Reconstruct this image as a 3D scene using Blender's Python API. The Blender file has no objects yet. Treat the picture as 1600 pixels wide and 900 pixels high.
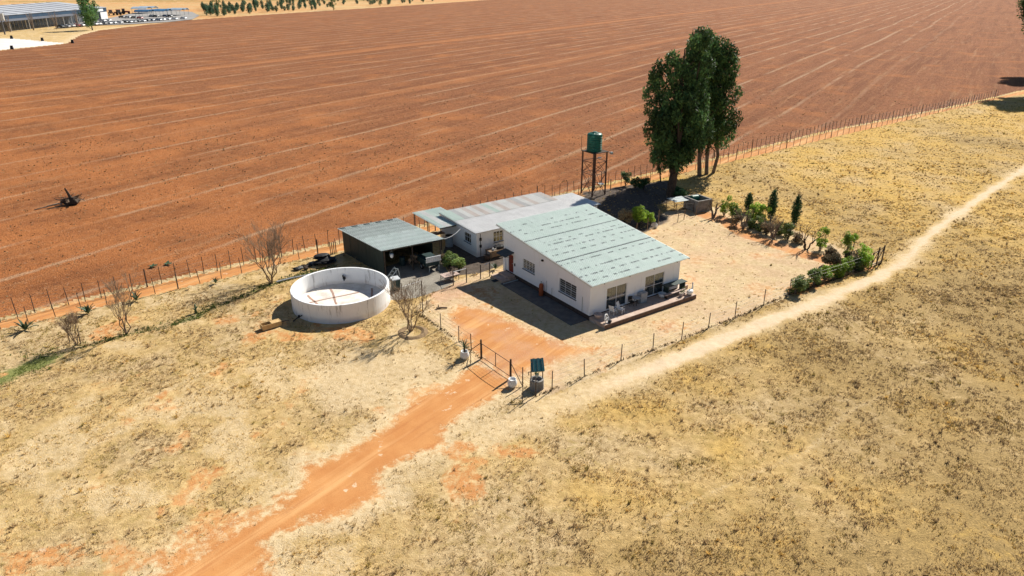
import bpy, math, random
import numpy as np
from mathutils import Vector, Matrix, Euler
R = math.radians
SC = bpy.context.scene
COL = SC.collection

# ------------------------------------------------------------------ camera, sky, sun, exposure
CAM_H, PITCH = 27.0, R(23.8)
cam_d = bpy.data.cameras.new('camera'); cam = bpy.data.objects.new('camera', cam_d); COL.objects.link(cam)
cam.location = (0, 0, CAM_H); cam.rotation_euler = (math.pi/2 - PITCH, 0, 0)
cam_d.sensor_width = 36; cam_d.lens = 1110/1600*36; cam_d.clip_start = .5; cam_d.clip_end = 20000
SC.camera = cam
SUN_AZ, SUN_EL = R(38.5), R(38.5)
w = bpy.data.worlds.new('World'); SC.world = w; w.use_nodes = True
nt = w.node_tree; bg = nt.nodes['Background']
sky = nt.nodes.new('ShaderNodeTexSky'); sky.sky_type = 'NISHITA'; sky.sun_disc = False
sky.sun_elevation = SUN_EL; sky.sun_rotation = SUN_AZ; sky.altitude = 1500; sky.dust_density = .25; sky.ozone_density = 1.6
nt.links.new(sky.outputs[0], bg.inputs[0]); bg.inputs[1].default_value = .05
sl = bpy.data.lights.new('sun', 'SUN'); so = bpy.data.objects.new('sun', sl); COL.objects.link(so)
sl.energy = 5.0; sl.angle = R(.53); sl.color = (1, .95, .86)
sd = Vector((math.sin(SUN_AZ)*math.cos(SUN_EL), math.cos(SUN_AZ)*math.cos(SUN_EL), math.sin(SUN_EL)))
so.rotation_euler = sd.to_track_quat('Z', 'Y').to_euler(); so.location = sd*300
SC.view_settings.view_transform = 'Standard'; SC.view_settings.look = 'None'
SC.view_settings.exposure = .68; SC.view_settings.gamma = 1
SC.cycles.max_bounces = 6; SC.cycles.transparent_max_bounces = 8

# ------------------------------------------------------------------ survey: photo measurement -> metres on the ground
_F, _C, _S = 1110.0, math.cos(R(23.8)), math.sin(R(23.8))
def G(px, py, z=0.0):
    dx, dy = (px-800)/_F, -(py-450)/_F
    d = (dx, _C+dy*_S, -_S+dy*_C); t = (27.0-z)/-d[2]
    return np.array([d[0]*t, d[1]*t])
def GL(pts): return np.array([G(*p) for p in pts])
AZ = R(55.5)                                    # the farmstead's own axes: u along the veranda front, v away from it
U = np.array([math.sin(AZ), math.cos(AZ)]); V = np.array([-math.cos(AZ), math.sin(AZ)])
N0 = np.array([6.57, 54.3]); ROT = math.pi/2-AZ
def W(u, v): return N0+U*u+V*v
def UV(p): return np.array([(p-N0)@U, (p-N0)@V])

# ------------------------------------------------------------------ noise
def _hash(ix, iy, s):
    h = (ix.astype(np.int64)*374761393+iy.astype(np.int64)*668265263+s*1442695041) & 0xffffffff
    h = ((h ^ (h >> 13))*1274126177) & 0xffffffff
    return ((h ^ (h >> 16)) & 0xffff)/65535.0
def vnoise(x, y, s=0):
    ix, iy = np.floor(x), np.floor(y); fx, fy = x-ix, y-iy
    fx = fx*fx*(3-2*fx); fy = fy*fy*(3-2*fy)
    a, b = _hash(ix, iy, s), _hash(ix+1, iy, s); c, d = _hash(ix, iy+1, s), _hash(ix+1, iy+1, s)
    return (a*(1-fx)+b*fx)*(1-fy)+(c*(1-fx)+d*fx)*fy
def fbm(x, y, s=0, o=4):
    r = 0; a = .5; n = 0
    for i in range(o): r = r+a*vnoise(x, y, s+i*17); n += a; a *= .5; x = x*2.03+5.1; y = y*2.03+3.7
    return r/n
def seg_d(P, x, y):
    best = np.full(x.shape, 1e9)
    for (a, b) in zip(P[:-1], P[1:]):
        d = b-a; L = d@d+1e-9; t = np.clip(((x-a[0])*d[0]+(y-a[1])*d[1])/L, 0, 1)
        best = np.minimum(best, (x-a[0]-t*d[0])**2+(y-a[1]-t*d[1])**2)
    return np.sqrt(best)
def sdf(P, x, y):
    P = np.asarray(P); Q = np.vstack([P, P[:1]]); ins = np.zeros(x.shape, bool)
    for a, b in zip(Q[:-1], Q[1:]):
        c = ((a[1] > y) != (b[1] > y)) & (x < (b[0]-a[0])*(y-a[1])/((b[1]-a[1]) if b[1] != a[1] else 1e-9)+a[0]); ins ^= c
    d = seg_d(Q, x, y); return np.where(ins, -d, d)
def side(P, x, y):                               # signed height of (x,y) above polyline P (x as parameter)
    return y-np.interp(x, P[:, 0], P[:, 1], left=None, right=None)
def soft(sd, w): return np.clip(.5-sd/(2*w), 0, 1)

# ------------------------------------------------------------------ surveyed lines and areas
OUT_F = GL([(-260, 570), (0, 503), (65, 486), (155, 466), (261, 441), (377, 415), (446, 400), (507, 386), (700, 347), (950, 289), (1150, 242), (1300, 205), (1398, 186), (1498, 166), (1560, 152), (1700, 118)])
INN_F = GL([(-260, 588), (0, 513.6), (137, 483), (261, 455), (368, 429.5), (471, 404), (536, 391), (700, 356), (945, 299), (1150, 250), (1300, 214.5), (1400, 191.5), (1461, 177), (1530, 161), (1700, 126)])
DRIVE = GL([(190, 930), (240, 900), (330, 848), (420, 800), (470, 765), (474, 728), (520, 715), (600, 668), (660, 622), (700, 602), (722, 585), (745, 566), (798, 592), (765, 622), (725, 642), (700, 665), (690, 693), (640, 715), (590, 745), (586, 772), (540, 800), (470, 816), (408, 846), (432, 885), (445, 930)])
YDIRT = GL([(742, 560), (715, 520), (705, 492), (720, 478), (765, 484), (810, 500), (862, 527), (905, 541), (950, 543), (905, 552), (880, 562), (840, 570), (815, 585), (790, 588)])
PATH = GL([(1640, 236), (1600, 264), (1540, 303), (1480, 345), (1440, 378), (1415, 408), (1370, 433), (1300, 463), (1200, 502), (1100, 543), (1000, 583), (900, 622), (820, 652), (740, 690)])
YARD = GL([(822, 632), (1235, 462), (1376, 412), (1240, 358), (1120, 322), (1040, 330), (1000, 365), (700, 440), (648, 482)])
CONC = GL([(575, 440), (600, 470), (645, 466), (672, 458), (700, 447), (712, 440), (700, 425), (690, 405), (640, 405), (590, 420)])
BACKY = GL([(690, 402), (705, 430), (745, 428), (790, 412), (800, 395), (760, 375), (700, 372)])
TERR = GL([(664, 458), (712, 442), (726, 438), (742, 450), (722, 462), (690, 474)])
LITTER_SHADE = GL([(905, 300), (1000, 285), (1050, 280), (1075, 305), (1030, 320), (1045, 345), (990, 372), (960, 352), (930, 330)])  # litter soil under the big tree, darkened with its painted shade
BED = GL([(1098, 334), (1135, 345), (1160, 365), (1215, 382), (1262, 398), (1300, 408)])
FBED = GL([(1240, 455), (1275, 442), (1320, 425), (1352, 416)])
TRENCH = GL([(0, 540), (40, 552), (85, 549), (150, 534), (200, 519), (260, 508), (305, 494), (330, 478), (380, 460), (425, 443), (470, 428), (520, 418)])
TRACK1 = GL([(0, 745), (90, 708), (200, 640), (300, 590), (380, 560)])
TRACK2 = GL([(1000, 830), (1130, 760), (1260, 705), (1330, 640), (1420, 600)])
FTOP = GL([(-400, 98), (-60, 84), (0, 79), (105, 68), (125, 55), (155, 47.5), (200, 42), (300, 31), (420, 22.5), (600, 11), (760, 0)])
FIELD = np.vstack([OUT_F+np.array([-.55, .8]), [[700, 700], [900, 1500], [250, 1500]], FTOP[::-1]])
PAD = GL([(-400, 62), (0, 60), (20, 60), (104, 67.6), (0, 78), (-400, 95)])
def masks(x, y):
    n = fbm(x*.22, y*.22, 3, 4); n2 = fbm(x*.9, y*.9, 9, 3); nb = fbm(x*.06, y*.06, 21, 3)
    j = (n-.5)*1.5+(n2-.5)*1.0
    m = {}
    sdd = sdf(DRIVE, x, y); sdy = sdf(YARD, x, y)
    dp = seg_d(PATH, x, y); wid = np.interp(x, [-10, 5, 20, 40, 60], [.9, .9, .8, .55, .5])
    yd = sdf(YDIRT, x, y)
    near = np.clip((y-30)/100, 0, 1)
    dirt = np.maximum.reduce([soft(sdd-.1+j*.7, 1.0), soft(yd-.2+j*.9, 1.3)*.85,
        np.clip((fbm(x*.33, y*.33, 77, 4)-.555)*3.4, 0, .58)*np.where(x < 2, 1, .25)*(y < 62),
        np.where(sdy < .2, np.clip((fbm(x*.3+9, y*.3, 5, 4)-.54)*3, 0, .47), 0),
        soft(seg_d(BED, x, y)-1.1+j*.4, .5), soft(seg_d(FBED, x, y)-.9, .4)*.9,
        0*x])
    inner = side(INN_F, x, y); outer = side(OUT_F, x, y)
    strip = ((inner > -.15) & (outer < .15)); dirt = np.where(strip, .95, dirt)
    path = soft(dp-wid+(n2-.5)*.9, .6)*np.clip((x+2)/14, .35, 1)
    pale = np.maximum.reduce([path, soft(sdd-1.6+j*1.4, 1.6)*.95, np.where(sdy < 0, .80-(n-.5)*.5, 0),
        soft(seg_d(PATH, x, y)-wid-1.0+j, 1.2)*.6, soft(seg_d(TRACK1, x, y)-.35+j*.3, .6)*.75, soft(seg_d(TRACK2, x, y)-.3+j*.3, .6)*.6, soft(seg_d(FTOP, x, y)-5, 4)*.8*(y > 300),
        soft(sdf(GL([(440, 590), (560, 545), (660, 540), (715, 575), (640, 620), (520, 640)]), x, y)+j*1.5, 2.2)*1.0,
        np.clip((n-.45)*2.4, 0, .6)*(x < 0), np.where((outer > -7) & (x < -6), .55*np.clip((n2-.2)*2, 0, 1), 0),
        np.where((outer > .1) & (outer < 1.5), .25+.4*n2, 0)])
    dirt = np.where(y > 430, np.maximum(dirt, .34+.34*fbm(x*.02, y*.05, 55, 3)), dirt)
    dark = np.clip((nb-.34)*2.2+.6*(y > 430)+.55*np.clip((x+2)/12, 0, 1)*np.clip((84-y+(n-.5)*30)/34, 0, 1), 0, 1)*np.where(x > -4, 1, .45)
    yel = np.clip(.25+.15*(x > 0)+.38*np.clip((y-50)/24, 0, 1)*np.clip((x-6)/14, 0, 1)+(n-.5)*2.0, 0, 1)
    tr = seg_d(TRENCH, x, y)
    green = np.maximum.reduce([soft(tr-.35+(n2-.5)*.8, .45)*np.clip((n-.25)*2.2, 0, 1), soft(seg_d(GL([(-20, 600), (40, 575), (75, 560)]), x, y)-1.0+j, .9)*.8,
        soft(np.hypot(x-G(632, 508)[0], y-G(632, 508)[1])-.6, .5)*.8,
        np.where(y > 820, (fbm(x*.01, y*.03, 8, 2) > .5)*.9*(x < -120), 0)])
    m.update(dirt=dirt, pale=pale, path=path, dark=dark, yel=yel, green=green,
        conc=np.maximum(soft(sdf(CONC, x, y), .15), 0), backy=np.maximum(soft(sdf(BACKY, x, y), .2), soft(sdf(LITTER_SHADE, x, y)+j, 1.5)*.85), terr=np.maximum(soft(sdf(TERR, x, y)+j*.2, .3)*.9, np.where(sdy < 0, .75*np.clip((n2-.35)*2, 0, .6), 0)),
        strip=strip, sdd=sdd, yard=sdy, outer=outer, trench=tr, n=n, n2=n2)
    return m

# ------------------------------------------------------------------ node helpers and materials
class NB:
    def __init__(s, mat): s.t = mat.node_tree; s.t.nodes.clear()
    def n(s, kind, ins=None, **kw):
        q = s.t.nodes.new('ShaderNode'+kind)
        for k, v in kw.items(): setattr(q, k, v)
        for k, v in (ins or {}).items():
            if isinstance(v, bpy.types.NodeSocket): s.t.links.new(v, q.inputs[k])
            else: q.inputs[k].default_value = v
        return q
    def m(s, op, a, b=0.0, c=0.0, clamp=False): return s.n('Math', {0: a, 1: b, 2: c}, operation=op, use_clamp=clamp).outputs[0]
    def noise(s, vec, scale, detail=4, rough=.55, dist=0): return s.n('TexNoise', {'Vector': vec, 'Scale': scale, 'Detail': detail, 'Roughness': rough, 'Distortion': dist}).outputs[0]
    def mix(s, f, a, b, mode='MIX'):
        q = s.n('Mix', data_type='RGBA', blend_type=mode)
        for i, v in ((0, f), (6, a), (7, b)):
            if isinstance(v, bpy.types.NodeSocket): s.t.links.new(v, q.inputs[i])
            else: q.inputs[i].default_value = (tuple(v)+(1,))[:4] if isinstance(v, (tuple, list)) else v
        return q.outputs[2]
    def ss(s, x, lo, hi): return s.n('MapRange', {0: x, 1: lo, 2: hi, 3: 0.0, 4: 1.0}, interpolation_type='SMOOTHSTEP').outputs[0]
    def out(s, sh): s.n('OutputMaterial', {'Surface': sh})
    def bsdf(s, col, rough=.9, bump=None, bs=.3, bd=.05, metal=0.0, spec=.3):
        ins = {'Base Color': col if isinstance(col, bpy.types.NodeSocket) else tuple(col)+(1,), 'Roughness': rough, 'Metallic': metal, 'Specular IOR Level': spec}
        q = s.n('BsdfPrincipled', ins)
        if bump is not None:
            b = s.n('Bump', {'Height': bump, 'Strength': bs, 'Distance': bd}); s.t.links.new(b.outputs[0], q.inputs['Normal'])
        return q.outputs[0]
MATS = {}
def newmat(name):
    m = bpy.data.materials.new(name); m.use_nodes = True; MATS[name] = m; return m, NB(m)
def pmat(name, c1, c2=None, scale=3., rough=.8, bump=0., bd=.02, metal=0., spec=.3, lo=.35, hi=.65, stretch=(1, 1, 1), c3=None, s3=.6, world=False):
    m, b = newmat(name); c2 = c2 or tuple(v*.75 for v in c1)
    tc = b.n('NewGeometry').outputs['Position'] if world else b.n('TexCoord').outputs['Object']
    v = b.n('Mapping', {'Vector': tc, 'Scale': stretch}).outputs[0]
    n1 = b.noise(v, scale, 5, .6); col = b.mix(b.ss(n1, lo, hi), c1, c2)
    if c3: col = b.mix(b.ss(b.noise(v, s3, 4, .65), .52, .7), col, c3)
    b.out(b.bsdf(col, rough, n1 if bump else None, bump, bd, metal, spec)); return m
def tintmat(name, base, rough=.75, transl=.25, spec=.25, var=.35):
    m, b = newmat(name)
    a = b.n('Attribute', attribute_name='tint').outputs['Color']
    col = b.mix(1.0, base, a, 'MULTIPLY')
    p = b.bsdf(col, rough, spec=spec)
    if transl:
        t = b.n('BsdfTranslucent', {'Color': col}).outputs[0]
        p = b.n('MixShader', {0: transl, 1: p, 2: t}).outputs[0]
    b.out(p); return m

def ground_mat():
    m, b = newmat('veld_ground')
    P = b.n('NewGeometry').outputs['Position']
    A = b.n('SeparateColor', {0: b.n('Attribute', attribute_name='ma').outputs['Color']}).outputs
    B = b.n('SeparateColor', {0: b.n('Attribute', attribute_name='mb').outputs['Color']}).outputs
    C = b.n('SeparateColor', {0: b.n('Attribute', attribute_name='mc').outputs['Color']}).outputs
    nL = b.noise(P, .5, 6, .62); nM = b.noise(P, 2.3, 6, .65, .4); nF = b.noise(P, 9., 4, .7); nX = b.noise(P, 26., 2, .6)
    # dry veld: straw, tan, brown stubble
    nC = b.noise(P, 1.15, 5, .7, .6)
    v1 = b.mix(b.ss(nM, .36, .62), (.63, .465, .25), (.46, .32, .16))
    yl = b.mix(b.ss(nM, .3, .65), (.68, .44, .125), (.50, .31, .085))
    col = b.mix(B[0], v1, yl)
    col = b.mix(b.m('MULTIPLY', b.ss(nC, .5, .66), .55), col, (.40, .285, .09))
    dk = b.mix(b.ss(nF, .38, .62), (.46, .31, .125), (.27, .182, .072))
    col = b.mix(b.m('MULTIPLY', B[1], b.ss(b.m('ADD', nC, b.m('MULTIPLY', B[1], .16)), .40, .66)), col, dk)
    col = b.mix(b.m('MULTIPLY', b.ss(nF, .54, .74), .4), col, (.26, .185, .09))
    gr = b.mix(b.ss(nF, .35, .65), (.27, .27, .085), (.14, .16, .05))
    col = b.mix(b.ss(b.m('ADD', B[2], b.m('MULTIPLY', b.m('SUBTRACT', nM, .5), .8)), .35, .7), col, gr)
    pl = b.mix(b.ss(nM, .35, .66), (.70, .54, .325), (.58, .42, .225))
    pl = b.mix(b.ss(nF, .55, .78), pl, (.43, .32, .185))
    col = b.mix(b.m('MULTIPLY', b.ss(b.m('ADD', A[1], b.m('MULTIPLY', b.m('SUBTRACT', nF, .5), .9)), .28, .72), .93), col, pl)
    pt = b.mix(b.ss(nM, .3, .7), (.68, .53, .36), (.60, .45, .285))
    col = b.mix(b.ss(b.m('ADD', A[2], b.m('MULTIPLY', b.m('SUBTRACT', nF, .5), .7)), .35, .95), col, pt)
    PX = b.n('SeparateXYZ', {0: P}).outputs
    al = b.m('ADD', b.m('MULTIPLY', PX[0], .616), b.m('MULTIPLY', PX[1], .788)); ac = b.m('ADD', b.m('MULTIPLY', PX[0], -.788), b.m('MULTIPLY', PX[1], .616))
    rutv = b.n('CombineXYZ', {0: b.m('MULTIPLY', al, .06), 1: b.m('MULTIPLY', ac, .75), 2: 0.0}).outputs[0]
    rutv2 = b.n('CombineXYZ', {0: b.m('MULTIPLY', al, .12), 1: b.m('MULTIPLY', ac, 1.9), 2: 4.0}).outputs[0]
    dt = b.mix(b.ss(nL, .3, .68), (.56, .265, .095), (.50, .215, .072))
    dt = b.mix(b.ss(nF, .55, .8), dt, (.40, .165, .055))
    dt = b.mix(b.ss(b.noise(rutv, 1.0, 4, .6), .46, .68), dt, (.64, .35, .145))
    dt = b.mix(b.m('MULTIPLY', b.ss(b.noise(rutv2, 1.0, 4, .65), .5, .7), .7), dt, (.44, .175, .06))
    dt = b.mix(b.ss(b.noise(P, .8, 5, .7), .62, .68), dt, (.66, .48, .31))
    ndl = b.m('ADD', b.m('ADD', b.m('MULTIPLY', b.m('SUBTRACT', nM, .5), .75), b.m('MULTIPLY', b.m('SUBTRACT', nC, .5), .7)), b.m('MULTIPLY', b.m('SUBTRACT', nF, .5), .6))
    col = b.mix(b.ss(b.m('ADD', A[0], ndl), .34, .72), col, dt)
    tr = b.mix(b.ss(nM, .35, .65), (.56, .33, .22), (.48, .30, .19))
    col = b.mix(b.m('MULTIPLY', C[2], b.ss(nF, .25, .6)), col, tr)
    cn = b.mix(b.ss(nL, .35, .65), (.36, .325, .27), (.25, .225, .185)); cn = b.mix(b.ss(nF, .5, .75), cn, (.2, .175, .14))
    col = b.mix(b.ss(C[0], .4, .6), col, cn)
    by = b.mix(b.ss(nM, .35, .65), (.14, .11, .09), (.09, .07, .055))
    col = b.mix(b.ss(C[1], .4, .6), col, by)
    col = b.mix(b.m('MULTIPLY', b.ss(nX, .58, .8), .3), col, (.26, .19, .10))
    h = b.m('ADD', b.m('MULTIPLY', nF, .6), b.m('MULTIPLY', nX, .5))
    smooth = b.m('SUBTRACT', 1.0, b.m('MULTIPLY', b.m('MAXIMUM', A[0], A[2]), .75))
    s = b.n('BsdfPrincipled', {'Base Color': col, 'Roughness': .95, 'Specular IOR Level': .1})
    bp = b.n('Bump', {'Height': h, 'Strength': b.m('MULTIPLY', smooth, .75), 'Distance': .16}); b.t.links.new(bp.outputs[0], s.inputs['Normal'])
    b.out(s.outputs[0]); return m

def field_mat():
    m, b = newmat('ploughed_soil')
    P = b.n('NewGeometry').outputs['Position']
    X = b.n('SeparateXYZ', {0: P}).outputs
    rot = b.n('Mapping', {'Vector': P, 'Rotation': (0, 0, R(33-90)), 'Scale': (1, 1, 1)}, vector_type='TEXTURE').outputs[0]
    # along / across the plough rows (rows run 33 degrees east of the view axis)
    along = b.m('ADD', b.m('MULTIPLY', X[0], math.sin(R(33))), b.m('MULTIPLY', X[1], math.cos(R(33))))
    acr = b.m('ADD', b.m('MULTIPLY', X[0], -math.cos(R(33))), b.m('MULTIPLY', X[1], math.sin(R(33))))
    warp = b.m('MULTIPLY', b.m('SUBTRACT', b.noise(P, .007, 2, .5), .5), 7.0)
    wig = b.m('MULTIPLY', b.m('SUBTRACT', b.noise(P, .35, 3, .6), .5), .6)
    aw = b.m('ADD', b.m('ADD', acr, warp), wig)
    sv = b.n('CombineXYZ', {0: b.m('MULTIPLY', along, .05), 1: aw, 2: 0.0}).outputs[0]
    sv2 = b.n('CombineXYZ', {0: b.m('MULTIPLY', along, .012), 1: b.m('MULTIPLY', aw, .22), 2: 0.0}).outputs[0]
    st = b.noise(sv, 1.1, 4, .6); st2 = b.noise(sv2, 1.0, 4, .6)
    nL = b.noise(P, .05, 5, .6); nM = b.noise(P, 1.1, 6, .68, .3); nF = b.noise(P, 5.5, 4, .7); nX = b.noise(P, 1.9, 2, .5)
    lt = b.m('SUBTRACT', 1.0, b.ss(b.m('ADD', X[1], b.m('MULTIPLY', X[0], .55)), 25., 190.))                           # the west end is bare orange soil, the east browner
    c = b.mix(b.ss(nM, .34, .66), (.44, .172, .06), (.29, .106, .038))
    br = b.mix(b.ss(nM, .34, .66), (.345, .145, .066), (.215, .086, .041))
    c = b.mix(lt, br, c)
    c = b.mix(b.m('MULTIPLY', b.ss(st2, .42, .68), .6), c, (.16, .06, .028))
    c = b.mix(b.m('MULTIPLY', b.ss(st, .5, .75), .5), c, (.43, .20, .085))
    bare = b.m('MULTIPLY', b.ss(b.m('ADD', b.noise(P, .09, 4, .6), b.m('MULTIPLY', lt, .18)), .50, .76), .6)
    c = b.mix(bare, c, (.52, .195, .065))
    # paler straw swaths every ten metres
    fr = b.m('FRACT', b.m('DIVIDE', b.m('ADD', aw, 10.0*20-34.4-1.2+5.0), 10.0))
    dl = b.m('MULTIPLY', b.m('ABSOLUTE', b.m('SUBTRACT', fr, .5)), 10.0)
    wn = b.m('MULTIPLY', b.m('SUBTRACT', nF, .5), 1.1)
    far = b.ss(X[1], 90., 420.)
    ln = b.m('SUBTRACT', 1.0, b.ss(b.m('ADD', dl, wn), b.m('ADD', .08, b.m('MULTIPLY', far, .15)), b.m('ADD', .62, b.m('MULTIPLY', far, .5))))
    brk = b.ss(b.noise(b.n('CombineXYZ', {0: b.m('MULTIPLY', along, .06), 1: b.m('MULTIPLY', acr, .1), 2: 3.0}).outputs[0], 1.0, 3, .6), .34, .60)
    c = b.mix(b.m('MULTIPLY', b.m('MULTIPLY', b.m('MULTIPLY', ln, brk), b.ss(b.m('ADD', acr, b.m('MULTIPLY', nL, 20.)), 24., 52.)), .58), c, (.52, .36, .225))
    fs = b.noise(b.n('CombineXYZ', {0: b.m('MULTIPLY', along, .035), 1: b.m('MULTIPLY', aw, .55), 2: 7.0}).outputs[0], 1.0, 3, .6)
    c = b.mix(b.m('MULTIPLY', b.ss(b.m('ADD', fs, b.m('MULTIPLY', b.m('SUBTRACT', nF, .5), .25)), .56, .72), .4), c, (.46, .27, .14))
    # the two smooth orange haul lanes
    for w0, hw, am in ((206., 3.2, .5), (124., 2.6, .35)):
        q = b.m('ABSOLUTE', b.m('SUBTRACT', b.m('ADD', acr, b.m('MULTIPLY', warp, 1.6)), w0))
        c = b.mix(b.m('MULTIPLY', b.m('SUBTRACT', 1.0, b.ss(b.m('ADD', q, b.m('MULTIPLY', wn, 1.5)), hw*.6, hw*1.5)), am), c, (.50, .20, .075))
    nK = b.noise(P, 2.6, 4, .75); c = b.mix(b.m('MULTIPLY', b.ss(nK, .5, .68), .55), c, (.17, .064, .03)); c = b.mix(b.m('MULTIPLY', b.m('SUBTRACT', 1.0, b.ss(nK, .30, .44)), .5), c, (.46, .225, .105))
    # clods, straw litter
    c = b.mix(b.m('MULTIPLY', b.ss(nF, .53, .70), .75), c, (.11, .042, .02))
    c = b.mix(b.m('MULTIPLY', b.ss(nX, .60, .74), .5), c, (.46, .29, .165))
    h = b.m('ADD', b.m('MULTIPLY', nF, .8), b.m('MULTIPLY', st, .5))
    b.out(b.bsdf(c, .95, h, .9, .35, spec=.06)); return m

def roof_mat(name, c1, c2, rows=None, v0=0, v1=14.3):
    m, b = newmat(name)
    P = b.n('TexCoord').outputs['Object']; tc = b.n('NewGeometry').outputs['Position']
    # house frame coordinates of the sheet (u across, v up the slope)
    X = b.n('SeparateXYZ', {0: tc}).outputs
    def dot(ax): return b.m('ADD', b.m('MULTIPLY', b.m('SUBTRACT', X[0], float(N0[0])), float(ax[0])), b.m('MULTIPLY', b.m('SUBTRACT', X[1], float(N0[1])), float(ax[1])))
    u, v = dot(U), dot(V)
    uv = b.n('CombineXYZ', {0: u, 1: v, 2: 0.0}).outputs[0]
    n1 = b.noise(uv, .6, 5, .65); n2 = b.noise(b.n('Mapping', {'Vector': uv, 'Scale': (6, .35, 1)}).outputs[0], 1.0, 4, .6)
    c = b.mix(b.ss(n1, .35, .7), c1, c2); c = b.mix(b.m('MULTIPLY', b.ss(n2, .5, .75), .4), c, tuple(x*.7 for x in c1))
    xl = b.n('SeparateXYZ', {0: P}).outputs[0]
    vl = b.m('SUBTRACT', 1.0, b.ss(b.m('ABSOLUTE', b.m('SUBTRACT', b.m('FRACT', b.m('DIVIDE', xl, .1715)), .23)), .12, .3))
    c = b.mix(b.m('MULTIPLY', vl, .5), c, tuple(x*.55 for x in c1))     # pans painted darker as the shade between the ribs
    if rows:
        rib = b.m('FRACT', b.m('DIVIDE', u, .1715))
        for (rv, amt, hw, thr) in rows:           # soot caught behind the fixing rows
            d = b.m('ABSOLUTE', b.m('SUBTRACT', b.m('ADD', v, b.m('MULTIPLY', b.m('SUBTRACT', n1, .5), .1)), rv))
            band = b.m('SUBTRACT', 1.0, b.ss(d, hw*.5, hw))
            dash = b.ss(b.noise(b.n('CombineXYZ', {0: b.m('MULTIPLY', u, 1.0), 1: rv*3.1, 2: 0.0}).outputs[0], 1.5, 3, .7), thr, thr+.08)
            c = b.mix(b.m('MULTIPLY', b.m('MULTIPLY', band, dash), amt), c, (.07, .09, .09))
    b.out(b.bsdf(c, .5, spec=.4)); return m

# ------------------------------------------------------------------ materials
M = {}
M['veld'] = ground_mat(); M['field'] = field_mat()
def wall_mat(name, c, stain, amt=.35):
    m, b = newmat(name); P = b.n('NewGeometry').outputs['Position']
    st = b.noise(b.n('Mapping', {'Vector': P, 'Scale': (2.6, 2.6, .45)}).outputs[0], 1.0, 7, .72)
    n = b.noise(P, .9, 5, .6); col = b.mix(b.m('MULTIPLY', b.ss(st, .54, .68), amt), c, stain)
    col = b.mix(b.m('MULTIPLY', b.ss(n, .5, .8), .25), col, tuple(x*.8 for x in c))
    z = b.n('SeparateXYZ', {0: P}).outputs[2]
    spl = b.m('MULTIPLY', b.m('SUBTRACT', 1.0, b.ss(b.m('ADD', z, b.m('MULTIPLY', n, .5)), .5, .85)), .25)   # mud splash
    col = b.mix(spl, col, (.42, .30, .21))
    b.out(b.bsdf(col, .85, b.noise(P, 30, 3), .12, .01)); return m
M['white_wall'] = wall_mat('white_painted_plaster', (.82, .83, .84), (.6, .57, .52), .3)
M['tank_wall'] = wall_mat('whitewashed_concrete', (.86, .86, .85), (.22, .2, .18), .6)
M['tank_floor'] = pmat('bleached_cement', (.74, .70, .64), (.60, .55, .48), 1.2, .9, c3=(.5, .45, .4), s3=.5)
M['joint'] = pmat('rusty_sealant', (.42, .25, .18), (.3, .2, .16), 3)
M['plinth'] = pmat('brown_painted_plinth', (.075, .05, .04), (.05, .035, .03), 3, .8)
M['veranda'] = pmat('red_cement_screed', (.50, .37, .29), (.42, .30, .23), 2.2, .8, .1, c3=(.58, .47, .39), s3=.8)
M['pale_paint'] = pmat('white_paint', (.78, .78, .77), (.66, .66, .64), 4, .5)
M['frame'] = pmat('white_window_frame', (.72, .72, .72), (.6, .6, .6), 5, .45)
M['curtain'] = pmat('grey_curtain', (.36, .36, .38), (.24, .24, .26), 9, .9, stretch=(6, 6, .3))
M['dark_room'] = pmat('dark_interior', (.03, .03, .035), (.02, .02, .02), 2)
M['door_red'] = pmat('oxblood_door_paint', (.22, .028, .018), (.15, .02, .014), 4, .55)
M['slate'] = pmat('dark_fibre_cement', (.06, .072, .08), (.045, .05, .055), 4, .7)
M['barge'] = pmat('pale_barge_board', (.72, .74, .70), (.6, .62, .6), 4, .5)
M['gas'] = pmat('orange_gas_bottle', (.36, .085, .025), (.26, .06, .02), 5, .5)
M['dark_clad'] = pmat('dark_green_cladding', (.028, .042, .038), (.018, .028, .026), 1.4, .6, stretch=(5, 5, .6))
M['timber'] = pmat('weathered_timber', (.27, .19, .125), (.17, .115, .075), 4, .85, stretch=(2, 2, 9))
M['timber_dark'] = pmat('dark_creosoted_timber', (.075, .05, .035), (.045, .03, .022), 4, .85)
M['post'] = pmat('fence_post_steel', (.10, .075, .06), (.06, .045, .036), 4, .7)
M['post_far'] = pmat('rusty_fence_standard', (.085, .06, .048), (.06, .04, .03), 4, .7)
M['wire'] = pmat('galvanised_wire', (.30, .27, .24), (.2, .18, .15), 4, .6, metal=.3)
M['steel'] = pmat('rusty_angle_iron', (.12, .065, .042), (.07, .04, .03), 4, .75)
M['poly'] = pmat('green_polyethylene', (.012, .125, .082), (.009, .085, .058), 2.4, .42, c3=(.03, .2, .14), s3=.9)
M['kerb'] = pmat('dark_brown_kerb', (.17, .105, .075), (.12, .075, .055), 3, .85)
M['galv'] = pmat('galvanised_sheet', (.42, .46, .45), (.33, .36, .36), 1.5, .5, metal=.1)
M['trough'] = pmat('tan_trough_boards', (.62, .42, .19), (.5, .33, .15), 4, .8)
M['black'] = pmat('black_rubber', (.022, .022, .024), (.014, .014, .015), 5, .7)
M['binlid'] = pmat('grey_bin_lid', (.55, .57, .58), (.45, .47, .48), 3, .5)
M['bin'] = pmat('dark_green_bin', (.03, .055, .055), (.02, .04, .04), 3, .5)
M['block'] = pmat('grey_concrete_block', (.27, .255, .235), (.19, .18, .165), 2.2, .95, c3=(.14, .13, .12), s3=1.1)
M['pinkwood'] = pmat('pink_bleached_board', (.50, .38, .32), (.40, .29, .24), 3, .85)
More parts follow.
